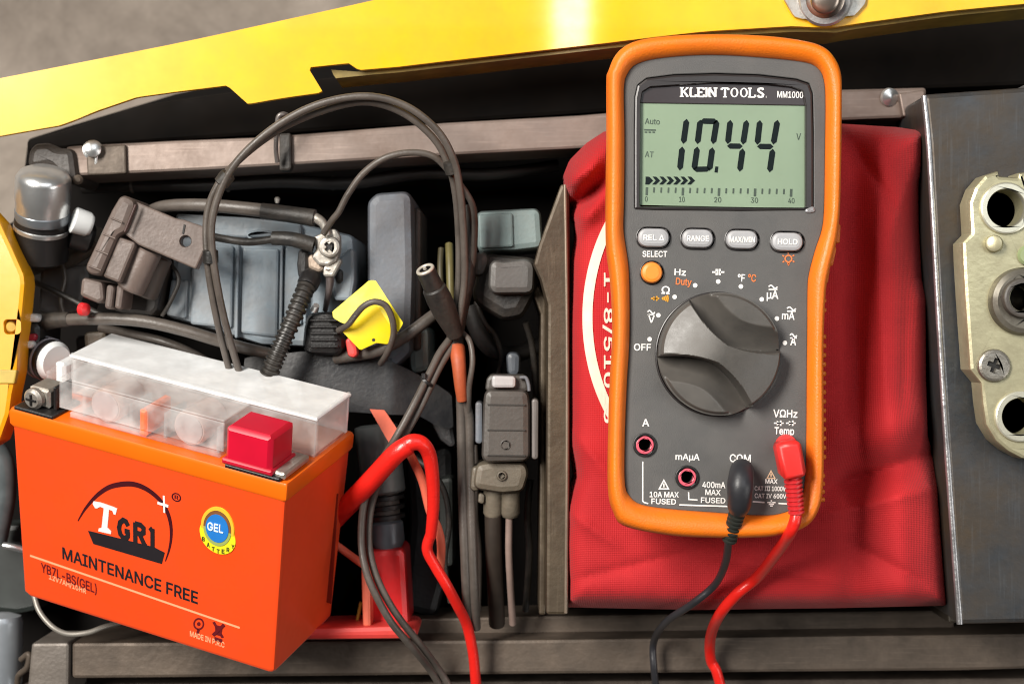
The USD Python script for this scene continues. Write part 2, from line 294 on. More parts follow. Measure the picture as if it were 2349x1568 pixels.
def sheet(p, zf, thick, step=10., holes=()):
    """a closed sheet over the outline p (grid units) whose top is zf(u, v)"""
    poly = Polygon(p, holes).buffer(0)
    ring = lambda r: [r.interpolate(d) for d in np.linspace(0, r.length, max(8, int(r.length / step)), endpoint=False)]
    rings = [[(q.x, q.y) for q in ring(r)] for r in (poly.exterior, *poly.interiors)]
    x0, y0, x1, y1 = poly.bounds; g = [(x, y) for x in np.arange(x0, x1, step) for y in np.arange(y0, y1, step)]
    inner = poly.buffer(-step * .45); g = np.array(g)[shapely.contains_xy(inner, np.array(g))] if len(g) else np.zeros((0, 2))
    P = np.vstack([*(np.array(r) for r in rings), g.reshape(-1, 2)]); tri = Delaunay(P).simplices
    cen = P[tri].mean(1); tri = tri[shapely.contains_xy(poly.buffer(.3), cen)]
    z = zf(P[:, 0], P[:, 1]); d = H - z
    top = np.c_[(P[:, 0] - 1174.5) * d / F, (784 - P[:, 1]) * d / F, z]; bot = top - [0, 0, thick]
    a = top[tri]; s = np.cross(a[:, 1] - a[:, 0], a[:, 2] - a[:, 0])[:, 2]; tri = np.where((s < 0)[:, None], tri[:, ::-1], tri)
    N = len(P); fs = [tri, tri[:, ::-1] + N]; k = 0
    for r in rings:
        q = k + np.arange(len(r)); q2 = k + (np.arange(len(r)) + 1) % len(r); k += len(r)
        w = np.vstack([np.c_[q, q2, q2 + N], np.c_[q, q2 + N, q + N]]); fs.append(w)
    V = np.vstack([top, bot]); f0 = np.vstack(fs[:2]); w = np.vstack(fs[2:])
    uq, inv = np.unique(w, return_inverse=True); w = inv.reshape(w.shape) + 2 * N; V = np.vstack([V, V[uq]])
    a = V[w]; c = a.mean(1); nr = np.cross(a[:, 1] - a[:, 0], a[:, 2] - a[:, 0]); pr = np.c_[c[:, :2] + nr[:, :2] / (np.linalg.norm(nr[:, :2], axis=1, keepdims=True) + 1e-12) * 2e-4, c[:, 2]]
    dd = H - c[:, 2]; inside = shapely.contains_xy(poly, np.c_[1174.5 + pr[:, 0] * F / dd, 784 - pr[:, 1] * F / dd]); w = np.where(inside[:, None], w[:, ::-1], w)
    return V, np.vstack([f0, w])
def block(c, s, rot=None, b=.001):
    """chamfered box: centre, size, rotation matrix"""
    h = np.array(s) / 2; b = min(b, h.min() * .6); P = []
    for sx in (-1, 1):
        for sy in (-1, 1):
            for sz in (-1, 1):
                q = np.array([sx, sy, sz])
                for k in range(3):
                    o = h - b; o[k] = h[k]; P.append(q * o)
                P.append(q * (h - b * .42))
    P = np.array(P)
    if rot is not None: P = P @ np.asarray(rot).T
    return trimesh.convex.convex_hull(P + np.array(c))
def hull(pts): return trimesh.convex.convex_hull(np.asarray(pts))

# lettering: text_mesh for sans, strokes with slabs for the serif faces
def text2d(t, bold=False):
    m = meshkit.text_mesh(t, 1.0, .05, bold); v = np.array(m.vertices); v[:, 0] -= v[:, 0].min(); return v, np.array(m.faces)
SLAB = {'K': [[(0, 0), (0, 1)], [(.62, 1), (0, .42)], [(.2, .58), (.64, 0)]], 'L': [[(0, 1), (0, 0)], [(0, 0), (.56, 0)], [(.56, 0), (.56, .26)]],
        'E': [[(0, 0), (0, 1)], [(0, 1), (.56, 1)], [(0, .5), (.42, .5)], [(0, 0), (.58, 0)], [(.56, 1), (.56, .78)], [(.58, 0), (.58, .24)]],
        'I': [[(0, 0), (0, 1)]], 'N': [[(0, 0), (0, 1)], [(0, 1), (.66, 0)], [(.66, 0), (.66, 1)]], 'T': [[(.35, 0), (.35, 1)], [(0, 1), (.7, 1)], [(0, 1), (0, .76)], [(.7, 1), (.7, .76)]],
        'O': 'ring', 'S': [[(.56, .8), (.5, .97), (.3, 1.0), (.08, .93), (.03, .74), (.2, .57), (.42, .45), (.58, .28), (.52, .08), (.3, 0), (.1, .03), (.02, .22)]],
        '.': [[(0, .02), (.04, .02)]], 'G': [[(.64, .76), (.5, .96), (.3, 1.), (.08, .82), (0, .5), (.08, .18), (.3, 0), (.52, .06), (.62, .2), (.62, .42)], [(.4, .42), (.74, .42)]],
        'R': [[(0, 0), (0, 1)], [(0, 1), (.38, 1), (.58, .88), (.58, .64), (.38, .5), (0, .5)], [(.3, .5), (.62, 0)]], '1': [[(.18, 0), (.18, 1)], [(.18, 1), (0, .82)]]}
SERIF = {'K': [(0, 0), (0, 1), (.64, 1), (.66, 0)], 'L': [(0, 1), (0, 0)], 'E': [(0, 0), (0, 1)], 'I': [(0, 0), (0, 1)], 'N': [(0, 0), (0, 1), (.66, 1)], 'T': [(.35, 0)], 'R': [(0, 0), (0, 1), (.66, 0)], '1': [(.18, 0)]}
def slab_text(t, w=.11, gap=.2, serif=.17, sw=.07):
    from shapely.geometry import LineString, box
    x, P = 0.0, []
    for ch in t:
        if ch == ' ': x += .38; continue
        if ch == 'O': g = Point(.36, .5).buffer(1, 24); g = shapely.affinity.scale(g, .36 + w * .5, .5 + w * .4, origin=(.36, .5)); g = g.difference(shapely.affinity.scale(Point(.36, .5).buffer(1, 24), .36 - w * 1.1, .5 - w * .7, origin=(.36, .5))); wd = .72
        else:
            g = shapely.union_all([LineString(s).buffer(w if (len(s) > 2 or abs(s[0][0] - s[1][0]) < .5 or ch == 'N') else w * .7, cap_style='flat', join_style='mitre') for s in SLAB[ch]])
            g = g.union(shapely.union_all([box(a - serif - .04, b - sw, a + serif + .04, b + sw) for a, b in SERIF.get(ch, [])])) if ch in SERIF else g
            wd = max(p[0] for s in SLAB[ch] for p in s)
        P.append(shapely.affinity.translate(g, x, 0)); x += wd + gap + w * 1.2
    ms = []
    for g in P:
        for q in getattr(g, 'geoms', [g]):
            if not q.is_empty: ms.append(trimesh.creation.extrude_polygon(q.simplify(.008), .05, engine='earcut'))
    m = trimesh.util.concatenate(ms); v = np.array(m.vertices); v[:, 0] -= v[:, 0].min(); return v, np.array(m.faces)
def word(m2, A, B, h, z, lift=.00025):
    """lay a unit-height word with its baseline from A to B (grid units), capitals h tall, on the plane z"""
    v, f = m2; v = v.copy(); w = v[:, 0].max()
    a, b = W(*A, z)[:2], W(*B, z)[:2]; e = b - a; L = np.linalg.norm(e); e /= L; n = np.array([-e[1], e[0]])
    x = v[:, :1] / w * L; y = v[:, 1:2] * h * PXM(z); top = v[:, 2] > .02
    return np.c_[a + x * e + y * n, np.where(top, z + lift, z - .0004)], f
def stroke(pts, w, z, lift=.00025, closed=False, dash=None):
    from shapely.geometry import LineString
    g = LineString(list(pts) + ([pts[0]] if closed else [])).buffer(w / 2, cap_style='flat', join_style='mitre')
    return flat(g, z, lift)
def flat(g, z, lift=.00025):
    ms = []
    for q in getattr(g, 'geoms', [g]):
        if q.is_empty: continue
        ms.append(prism_xy(WP(list(q.exterior.coords)[:-1], z), z - .0003, z + lift, 0, [WP(list(i.coords)[:-1], z) for i in q.interiors]))
    return join(*ms)


# ================================================================ the setting and the large structure
def ground():
    n = 24; g = np.linspace(-2.5, 2.5, n); X, Y = np.meshgrid(g, g); V = np.c_[X.ravel(), Y.ravel(), np.full(n * n, -.42)]
    i, j = np.meshgrid(np.arange(n - 1), np.arange(n - 1), indexing='ij'); i, j = i.ravel(), j.ravel()
    return V, np.vstack([np.c_[i * n + j, i * n + j + 1, (i + 1) * n + j + 1], np.c_[i * n + j, (i + 1) * n + j + 1, (i + 1) * n + j]])
p = solo('ground', ground(), CONC, True, 'grey brown concrete floor seen far below above the yellow panel', 'floor', kind='structure')
# inside of the machine below everything, its deep shade put into the black
tray = [(62, 318), (40, 500), (-60, 560), (-160, 700), (-160, 1760), (2620, 1760), (2620, -20), (1700, 60), (900, 110), (400, 215), (150, 290)]
solo('engine_bay', prism(tray, -.172, .05, .002, 8), DEEP, 30, 'inside of the machine below all the parts with its deep shade put in as black', 'engine bay', kind='structure')

# ---- yellow body panel along the top
def zpan(u, v):
    s = 1 / (1 + np.exp(-(u - 1312) / 36.))
    return -.0575 + .0088 * s + .0009 * np.sin((u - 200) / 420.) - .000004 * np.maximum(v - 60, 0) * 3
pan = [(-160, 215), (0, 180), (430, 95), (863, 0), (1100, -55), (2500, -150), (2500, -6), (2349, 9), (2180, 25), (1960, 55), (1919, 62), (1870, 63), (1820, 60), (1620, 72), (1520, 83), (1390, 99), (1285, 111), (1000, 143), (917, 153), (823, 161), (800, 145),
       (706, 155), (741, 212), (640, 226), (569, 239), (521, 196), (400, 211), (314, 223), (220, 255), (180, 272), (137, 288), (60, 301), (0, 312), (-160, 335)]
t = thing('body_panel', 'long glossy yellow body panel with a notched tab running across the top', 'body panel', W(1100, 100, -.049))
put(t, 'skin', sheet(rnd(pan, 3), zpan, .003, 11), YEL, 32)
lip = [(760, 160), (823, 165), (917, 157), (1000, 147), (1285, 115), (1390, 103), (1520, 87), (1620, 76), (1820, 64), (1919, 65), (1960, 58), (2180, 29), (2500, -2), (2500, 6), (2180, 37), (1960, 67), (1919, 75), (1820, 73), (1620, 85), (1390, 112), (1285, 124), (917, 166), (823, 174), (768, 180)]
put(t, 'inner_flange', sheet(lip, lambda u, v: zpan(u, v) - .0048, .026, 12), mat('yellow_flange_shaded', (.30, .21, .035), .5, vary=.2, dirt=(.06, .045, .02), dirt_amt=.7), 25, 'yellow flange under the panel edge with its shade put into the olive colour')  # olive is the panel yellow with the shade under the edge put in
bp = put(t, 'bolt_plate', sheet(rnd([(1795, -60), (1800, 0), (1822, 38), (1842, 44), (1960, 36), (1985, 8), (1992, -60)], 6), lambda u, v: zpan(u, v) + .0022, .0022, 9), ZINC, 30)
put(bp, 'bolt', lathe(W(1893, -2, -.045), W(1893, -2, -.035), [(0, .0085), (.12, .0085), (.18, .0078), (.22, .0062), (.85, .0062), (.93, .0056), (1, .0040)], 40), mat('bolt_steel', (.42, .36, .31), .3, .9, vary=.15), 30)
put(bp, 'washer', lathe(W(1893, -2, -.0465), W(1893, -2, -.0435), [(0, .0115), (.7, .0115), (1, .0105)], 40), SILV, 30)

# dark inner beam under the panel
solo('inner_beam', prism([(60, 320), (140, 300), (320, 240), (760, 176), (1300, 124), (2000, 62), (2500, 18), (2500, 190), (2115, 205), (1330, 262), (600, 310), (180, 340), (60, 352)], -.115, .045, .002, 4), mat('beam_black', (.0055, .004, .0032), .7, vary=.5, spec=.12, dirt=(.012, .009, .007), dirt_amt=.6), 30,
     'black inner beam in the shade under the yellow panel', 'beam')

# ---- upper rail
RZ = -.082
rail_up = [(150, 336), (184, 333), (400, 322), (604, 314), (1020, 281), (1330, 264), (1700, 232), (1925, 205), (2126, 200), (2126, 268), (2073, 271), (1925, 277), (1700, 312), (1330, 341), (1020, 357), (668, 379), (459, 391), (196, 403), (150, 405)]
t = thing('frame_rail', 'pinkish brown steel rail behind the wire loops and the multimeter', 'frame rail', W(1100, 320, RZ))
put(t, 'bar', prism(rail_up, RZ, .032, .0014, 2), STEEL, 28)
s = put(t, 'screw', lathe(W(213, 345, RZ - .001), W(213, 341, RZ + .007), [(0, .0045), (.3, .0045), (.35, .0036), (.9, .0036), (1, .002)], 24), SILV, 30)
put(t, 'cover_tab', prism([(196, 336), (288, 331), (290, 398), (240, 401), (200, 402)], RZ + .0022, .0032, .0008, 3), GRIME, 30)
put(t, 'pin', cable([(222, 352, RZ + .002), (220, 375, RZ + .0015), (222, 388, RZ)], 4.2), SILV, 40)
put(t, 'stop_tab', prism([(2062, 214), (2122, 206), (2126, 262), (2072, 268)], RZ + .004, .005, .0008, 3), STEEL, 30)
put(t, 'weld', lathe(W(2035, 222, RZ - .001), W(2046, 224, RZ + .003), [(0, .002), (.3, .0042), (.7, .004), (1, .001)], 16), SILV, 40)
t = thing('cable_clip', 'black strap clip hooked over the steel rail inside the large wire loop', 'clip', W(650, 320, RZ))
put(t, 'strap', prism([(640, 306), (667, 304), (669, 384), (663, 392), (640, 392)], RZ + .003, .006, .001, 3), RUB, 30)
put(t, 'hook', cable([(658, 264, -.066), (648, 262, -.064), (638, 270, -.064), (635, 300, -.066), (633, 340, -.072), (636, 372, -.075)], 5.5), mat('clip_wire', (.20, .18, .17), .35, .5), 40)

# ---- lower rail along the bottom edge
LZ = -.100
t = thing('lower_rail', 'long grimy brown steel rail along the bottom edge below the battery', 'frame rail', W(1200, 1500, LZ))
put(t, 'bar', prism([(164, 1473), (640, 1470), (1200, 1466), (1700, 1460), (2330, 1452), (2500, 1450), (2500, 1530), (2200, 1538), (1200, 1546), (164, 1556)], LZ, .04, .0016, 3), GRIME, 28)
put(t, 'end_plate', prism([(72, 1474), (159, 1473), (157, 1600), (60, 1600)], LZ + .002, .03, .0014, 3), mat('end_plate_grey', (.19, .165, .145), .5, .3, vary=.2, bump=.3, dirt=(.08, .065, .05), dirt_amt=.7), 28)
t = solo('lower_beam', prism([(-60, 1568), (2500, 1552), (2500, 1720), (-60, 1720)], -.125, .04, .002, 3), mat('lower_beam_brown', (.085, .062, .05), .55, .2, vary=.3, bump=.4, bscale=200., dirt=(.17, .14, .11), dirt_amt=.6, dirt_scale=30.), 28, 'dark brown beam below the long lower rail at the bottom edge', 'beam')
put_rail2 = solo('shelf_plate', prism([(930, 1418), (1200, 1412), (1480, 1408), (2190, 1398), (2190, 1452), (1700, 1458), (930, 1464)], -.118, .03, .0014, 3), GRIME, 28, 'dark flat plate between the red pouch and the lower rail', 'plate')

# ---- bracket column left of the pouch
t = thing('side_bracket', 'brown grimy steel bracket standing along the left side of the red pouch', 'bracket', W(1270, 900, -.05))
put(t, 'web', prism([(1288, 418), (1306, 428), (1308, 1000), (1304, 1410), (1252, 1410), (1256, 700), (1240, 640), (1224, 606), (1236, 560)], -.052, .055, .0015, 3), BRASS, 28)
put(t, 'edge_bead', cable([(1296, 424, -.052), (1300, 700, -.0515), (1301, 1000, -.0515), (1298, 1405, -.0515)], 4.5), mat('bead_brown', (.20, .155, .115), .4, .4, vary=.2), 40)
put(t, 'side_flange', prism([(1222, 612), (1254, 690), (1252, 1410), (1236, 1410), (1240, 720), (1214, 650)], -.075, .05, .001, 2), BRASS, 28)

# ---- dark steel plate on the right
PZ = -.046
t = thing('steel_plate', 'dark scratched steel plate right of the pouch with its edge highlight put in as a bright bead', 'plate', W(2280, 800, PZ))
put(t, 'plate', prism([(2118, 216), (2349, 200), (2560, 188), (2560, 1425), (2200, 1432), (2186, 1247), (2168, 992), (2152, 734), (2143, 570), (2130, 330)], PZ, .05, .0022, 3), PLATE, 28)
put(t, 'edge_bead', cable([(2120, 220, PZ - .0015), (2131, 330, PZ - .0012), (2145, 570, PZ - .0012), (2154, 734, PZ - .0012), (2170, 992, PZ - .0012), (2188, 1247, PZ - .0012), (2202, 1430, PZ - .0012)], 7.5), EDGE, 40)  # bead carries the edge highlight in its bright colour
put(t, 'top_flange', prism([(2112, 208), (2560, 176), (2560, 190), (2349, 203), (2122, 219)], PZ + .0015, .04, .001, 2), mat('flange_grey', (.24, .235, .235), .4, .5, vary=.2), 28)
put(t, 'gap_shade_strip', prism([(2116, 300), (2128, 330), (2142, 570), (2150, 734), (2166, 992), (2184, 1247), (2198, 1428), (2176, 1428), (2140, 1000), (2124, 640), (2118, 430)], -.072, .03, .001, 2), mat('gap_shade_brown', (.045, .036, .026), .55, vary=.3), 28)  # dark strip stands for the shade in the gap beside the pouch

# ---- cream flange plate
fl = [(2560, 380), (2480, 382), (2400, 390), (2336, 396), (2335, 407), (2293, 404), (2292, 391), (2260, 401), (2236, 429), (2223, 464), (2227, 535), (2207, 556), (2209, 605), (2213, 675), (2219, 760), (2225, 848), (2250, 878), (2254, 924), (2261, 973), (2284, 1011), (2311, 1034), (2345, 1052), (2400, 1056), (2560, 1056)]
FZ = -.030
hb, hm, hl = circle(2309, 477, 43, 44), circle(2349, 683, 30, 36), circle(2342, 955, 42, 44)
t = thing('flange_plate', 'cream coloured metal flange plate with round holes on the dark steel plate', 'flange plate', W(2330, 720, FZ))
put(t, 'plate', prism(fl, FZ, .0135, .0016, 3, [hb, hm, hl]), CREAM, 30)
for (u, v, r) in ((2309, 477, 43), (2342, 955, 42)):
    a = prism(circle(u, v, r + 17, 44), FZ + .0016, .003, .0008, 0, [circle(u, v, r, 44)])
    put(t, 'hole_collar', a, mat('collar_cream', (.66, .64, .52), .3, .6, vary=.1), 30)
    put(t, 'bore', prism(circle(u, v, r + 2, 44), FZ - .016, .001, 0), DEEP, 30)
put(t, 'boss', prism(circle(2352, 690, 78, 48), FZ + .005, .006, .0045, 0, [circle(2349, 683, 44, 40)]), mat('boss_grey', (.20, .185, .15), .4, .5, vary=.3, dirt=(.05, .04, .03), dirt_amt=.8, dirt_scale=40.), 40)
put(t, 'bush', prism(circle(2349, 683, 46, 40), FZ + .009, .012, .001, 0, [circle(2349, 683, 32, 40)]), GREY2, 40)
put(t, 'pin', lathe(W(2281, 560, FZ - .001), W(2280, 558, FZ + .0042), [(0, .0036), (.75, .0036), (.92, .0032), (1, .0022)], 32), CREAM, 30)
put(t, 'pin', lathe(W(2358, 585, FZ - .001), W(2358, 585, FZ + .003), [(0, .0042), (.75, .0042), (1, .003)], 32), mat('green_pin', (.26, .32, .16), .4, vary=.1), 30)
def phillips(parent, u, v, z, r, m, rot=.3):
    """a round screw head with a real cross recess, as a child of parent"""
    cr = shapely.union_all([Polygon(rect(u, v, r * .78, r * .20, rot)), Polygon(rect(u, v, r * .20, r * .78, rot))])
    hole = list(cr.exterior.coords)[:-1]
    sc = put(parent, 'screw', prism(circle(u, v, r, 40), z + .0024, .0044, .0013, 0, [hole]), m, 35)
    put(sc, 'slot', prism(circle(u, v, r * .6, 30), z + .0012, .001, 0), mat('slot_black', (.01, .009, .008), .6), 30)
    return sc
phillips(t, 2282, 838, FZ, 38, SCREW, .35)

# ================================================================ red pouch and multimeter
po = [(1385, 302), (1345, 328), (1306, 368), (1293, 400), (1297, 440), (1302, 480), (1318, 512), (1319, 545), (1309, 600), (1303, 759), (1302, 1024), (1313, 1066), (1316, 1095), (1303, 1130), (1295, 1160), (1291, 1250), (1296, 1392), (1600, 1398), (1900, 1394), (2172, 1388), (2160, 1247), (2146, 1060), (2128, 1000), (2124, 860), (2124, 688), (2114, 640), (2108, 520), (2110, 430), (2118, 380), (2121, 300), (2060, 292), (1930, 284), (1700, 276), (1500, 282)]
POL = Polygon(po)
def zpouch(u, v):
    u, v = np.asarray(u, float), np.asarray(v, float)
    d = shapely.distance(shapely.points(u, v), POL.exterior)
    z = -.064 + .0205 * (1 - np.exp(-d / 15.)) - .0006
    g = lambda x, s: np.exp(-(x / s) ** 2)
    z = z + .0055 * (meshkit.fbm(np.c_[u / 210., v / 260., u * 0 + .3], 3, 5) - .5)
    right = np.clip((u - 1870) / 70, 0, 1)
    z = z - right * .0075 * g(v - (1110 - .22 * (u - 1900)), 46) + right * .004 * g(v - (1010 - .22 * (u - 1900)), 50)
    z = z + right * .0048 * g(u - (2030 + .05 * (v - 500)), 40) - right * .0050 * g(u - (2092 - .02 * (v - 500)), 26) * g(v - 520, 170)
    z = z - right * .004 * g(u - 1960 - .0 * v, 34) * (1 - .4 * g(v - 330, 60))
    cr = lambda x0, y0, x1, y1, amp, wd, ln: amp * np.exp(-np.abs((u - x0) * (y1 - y0) - (v - y0) * (x1 - x0)) / math.hypot(x1 - x0, y1 - y0) / wd) * np.exp(-(((u - (x0 + x1) / 2) ** 2 + (v - (y0 + y1) / 2) ** 2) / ln ** 2) ** 2)
    for q in ((1935, 300, 2050, 470, -.0030, 16, 130), (2118, 310, 2050, 520, .0026, 14, 140), (1900, 1120, 2120, 1040, -.0040, 18, 150), (1900, 1180, 2140, 1120, .0030, 16, 150), (2010, 560, 2030, 900, .0024, 13, 210), (1960, 700, 1975, 1020, -.0022, 16, 190),
              (2080, 700, 2070, 960, -.0020, 11, 150), (1310, 1180, 1400, 1240, .0028, 13, 80), (1315, 1330, 1560, 1270, -.0026, 13, 150), (1620, 1270, 1900, 1330, .0022, 14, 170), (1960, 1250, 2110, 1330, -.0030, 13, 110), (1320, 1000, 1395, 1090, .0020, 10, 70)):
        z = z + cr(*q)
    left = np.clip((1400 - u) / 40, 0, 1)
    z = z + left * (.010 * g((v - 395) + .75 * (u - 1340), 30) - .013 * g((v - 452) + .75 * (u - 1340), 20) + .006 * g((v - 500) + .7 * (u - 1340), 26))
    lim = np.where((u > 1400) & (u < 1880) & (v > 95) & (v < 1215), -.0435, -.030)
    return np.minimum(z, lim)
t = thing('pouch', 'red fabric pouch with a white arc lying under the multimeter', 'pouch', W(1720, 850, -.07))
put(t, 'cloth', sheet(rnd(po, 4), zpouch, .012, 9), POUCH, True)
ring = Point(1660, 728).buffer(1, 64); ring = shapely.affinity.scale(ring, 324, 402, origin=(1660, 728)).difference(shapely.affinity.scale(Point(1660, 728).buffer(1, 64), 301, 380, origin=(1660, 728)))
ring = ring.intersection(shapely.box(1310, 380, 1420, 1060))
put(t, 'white_arc', sheet(list(ring.exterior.coords)[:-1], lambda u, v: zpouch(u, v) + .0005, .0006, 6), mat('print_cream', (.84, .70, .58), .6, vary=.08, vscale=200.), True)
v, f = text2d('1-8/51025', True); x, y = v[:, 0] / v[:, 0].max() * 345, v[:, 1] * 20.
U, Vv = 1386 + y, 625 + x; tp = v[:, 2] > .02; zz = zpouch(U, Vv)
put(t, 'lettering', (np.array([W(a, b, c + (.0006 if k else -.0004)) for a, b, c, k in zip(U, Vv, zz, tp)]), f), mat('print_cream', (.84, .70, .58)), False)

out = [(1392, 300), (1392, 182), (1397, 160), (1414, 123), (1447, 98), (1513, 85), (1630, 79), (1757, 83), (1846, 95), (1889, 109), (1914, 134), (1927, 164), (1930, 207), (1929, 330), (1926, 470), (1921, 540), (1907, 600), (1895, 656), (1889, 756), (1888, 870), (1889, 997), (1888, 1098), (1880, 1161), (1850, 1206), (1786, 1228), (1710, 1234), (1634, 1234), (1534, 1228), (1433, 1207), (1408, 1175), (1396, 1125), (1396, 1000), (1400, 872), (1405, 790), (1405, 715), (1400, 640), (1392, 575), (1390, 505), (1391, 400)]
inn = [(1432, 300), (1431, 200), (1440, 168), (1462, 147), (1519, 134), (1630, 127), (1757, 134), (1845, 144), (1875, 157), (1889, 182), (1893, 233), (1892, 330), (1890, 470), (1885, 525), (1870, 572), (1857, 620), (1852, 656), (1851, 756), (1850, 872), (1849, 1000), (1846, 1100), (1831, 1155), (1786, 1178), (1720, 1180), (1650, 1175), (1534, 1166), (1471, 1156), (1446, 1139), (1433, 1108), (1433, 1000), (1438, 872), (1443, 790), (1444, 700), (1441, 610), (1430, 530), (1431, 470), (1432, 380)]
def ringfit(p, n=240):
    q = smooth_line(p, 12, True); q = np.vstack([q, q[:1]]); L = np.r_[0, np.cumsum(np.linalg.norm(np.diff(q, axis=0), axis=1))]
    return np.c_[np.interp(np.linspace(0, L[-1], n, endpoint=False), L, q[:, 0]), np.interp(np.linspace(0, L[-1], n, endpoint=False), L, q[:, 1])]
def ring_at(p, z): return np.c_[WP(p, 0.0), np.full(len(p), z)]
def loft(rings):
    n = len(rings[0]); V = np.vstack(rings); i = np.arange(n); j = (i + 1) % n; fs = []
    for a in range(len(rings) - 1): fs += [np.c_[a * n + i, a * n + j, (a + 1) * n + j], np.c_[a * n + i, (a + 1) * n + j, (a + 1) * n + i]]
    m = trimesh.Trimesh(V, np.vstack(fs), process=False); trimesh.repair.fix_normals(m)
    return m
o_w = ringfit(out); i_w = ringfit(inn)
# matching points: nearest by index after aligning the starts
k = int(np.argmin(np.linalg.norm(i_w - o_w[0], axis=1))); i_w = np.roll(i_w, -k, 0)
cen = o_w.mean(0)
def lerp(t): return o_w * (1 - t) + i_w * t
prof = [(.55, -.0415), (.46, -.040), (.36, -.036), (.08, -.012), (-.01, -.003), (.06, .0028), (.18, .0052), (.36, .0062), (.60, .0058), (.82, .0042), (.95, .0022), (1.0, .0006), (1.02, -.003), (1.02, -.0415), (.55, -.0415)]
hol = loft([ring_at(lerp(t_), z_) for t_, z_ in prof])
mt = thing('multimeter', 'orange and grey digital multimeter reading 10.44 lying on the red pouch', 'multimeter', W(1650, 660, -.0415))
holster = put(mt, 'holster', hol, ORG, 50)
if np.mean((hol.face_normals * (hol.triangles_center - hol.centroid)).sum(1)) < 0: pass
for y0, y1, x0, x1 in ((515, 560, 1924, 1921), (566, 612, 1917, 1903), (618, 650, 1900, 1893)):
    put(holster, 'grip_rib', hull(np.vstack([block(W((x0 + x1) / 2 - 16 + (k - .5) * (x1 - x0) * .7, y0 + (y1 - y0) * k, -.004), (.0052, .0022, .011), None, .0012).vertices for k in (.15, .85)])), ORG, 40)
for k in range(14):
    y = 772 + k * 21
    put(holster, 'grip_rib', block(W(1876, y, -.004), (.0046, .0022, .012), None, .0011), ORG, 40)
for k in range(6):
    y = 1088 + k * 18 if k < 4 else 690 + (k - 4) * 22
    put(holster, 'grip_rib', block(W(1874 + (k >= 4) * 3, y, -.004), (.0044, .0020, .012), None, .0010), ORG, 40)
# grey face: a plate with a window opening
bezel = [(1455, 480), (1455, 300), (1456, 222), (1462, 196), (1483, 180), (1545, 172), (1640, 169), (1740, 172), (1827, 182), (1856, 192), (1864, 215), (1866, 300), (1866, 482), (1700, 484), (1500, 482)]
bz = rnd(bezel, 5)
face_ring = [tuple(x) for x in (o_w * (1 - 1.0) + i_w * 1.0)]
put(mt, 'face', prism_xy(WP(inn if False else [tuple(x) for x in lerp(.985)], 0.0), -.04, .0008, .0005, [WP(bz, 0.0), WP(circle(*c5(482, 590), 14, 32), 0.0), WP(circle(*c5(868, 884), 14, 32), 0.0)]), FACE, 30)
win = rnd([(1468, 473), (1470, 300), (1470, 236), (1474, 211), (1492, 200), (1640, 190), (1740, 192), (1815, 200), (1842, 209), (1848, 240), (1848, 476)], 4)
bez = put(mt, 'screen_frame', prism(bz, .0012, .005, .0009, 0, [win]), BEZ, 30)
put(bez, 'chrome_lip', prism(rnd([(1452, 474), (1470, 475), (1660, 479), (1846, 480), (1868, 470), (1872, 486), (1860, 489), (1660, 489), (1460, 484)], 2), .0018, .003, .0009), mat('lip_grey', (.30, .30, .31), .25, .2), 30)
sc = put(mt, 'screen', prism([(1468, 234), (1850, 240), (1848, 478), (1466, 470)], -.0012, .002, 0), LCD, False)
put(mt, 'name_strip', prism([(1466, 196), (1640, 186), (1850, 198), (1850, 242), (1467, 236)], -.0005, .002, .0002), STRIPM, False)
LZm = -.0012
put(mt, 'brand_lettering', word(slab_text('KLEIN TOOLS.', .115, .15), c8(520, 268), c8(1462, 276), 20, -.0005), PRW, False)
put(mt, 'model_lettering', word(text2d('MM1000', True), c8(1580, 278), c8(1862, 286), 14, -.0005), PRW, False)
def seg(a, b, w):
    (ax, ay), (bx, by) = c8(*a), c8(*b); w *= .21063 * 1.16
    d = np.array([bx - ax, by - ay]); L = np.linalg.norm(d); d /= L; n = np.array([-d[1], d[0]]); a_, b_ = np.array([ax, ay]), np.array([bx, by])
    pts = [a_, a_ + d * w * .55 + n * w / 2, b_ - d * w * .55 + n * w / 2, b_, b_ - d * w * .55 - n * w / 2, a_ + d * w * .55 - n * w / 2]
    return prism([tuple(x) for x in pts], LZm + .0002, .0004, 0)
digits = [[((596, 510), (558, 782), 54), ((548, 812), (520, 1072), 54)],
          [((745, 520), (712, 785), 54), ((925, 520), (882, 785), 54), ((712, 812), (675, 1070), 54), ((876, 820), (842, 1076), 54), ((745, 534), (930, 538), 52), ((668, 1060), (850, 1056), 50)],
          [((1072, 522), (1042, 785), 54), ((1250, 522), (1208, 790), 54), ((1035, 806), (1205, 808), 50), ((1206, 832), (1172, 1085), 54)],
          [((1394, 524), (1364, 792), 54), ((1586, 522), (1538, 790), 54), ((1362, 810), (1540, 812), 50), ((1534, 836), (1498, 1092), 54)]]
for dg in digits:
    put(sc, 'digit', join(*[seg(*s_) for s_ in dg]), SEG, False)
put(sc, 'decimal_point', prism([c8(*q) for q in ((908, 1028), (940, 1030), (932, 1096), (898, 1092))], LZm + .0002, .0004, 0), SEG, False)
for tx, a, b, h in (('Auto', (140, 565), (300, 572), 13), ('AT', (140, 925), (232, 930), 13), ('V', (1788, 738), (1836, 740), 15)):
    put(sc, 'symbol', word(text2d(tx), c8(*a), c8(*b), h, LZm, .0002), SEGF, False)
put(sc, 'symbol', join(stroke([c8(132, 630), c8(258, 634)], 3.2, LZm, .0002), *[stroke([c8(138 + q * 42, 656), c8(164 + q * 42, 657)], 3.2, LZm, .0002) for q in range(3)]), SEGF, False)
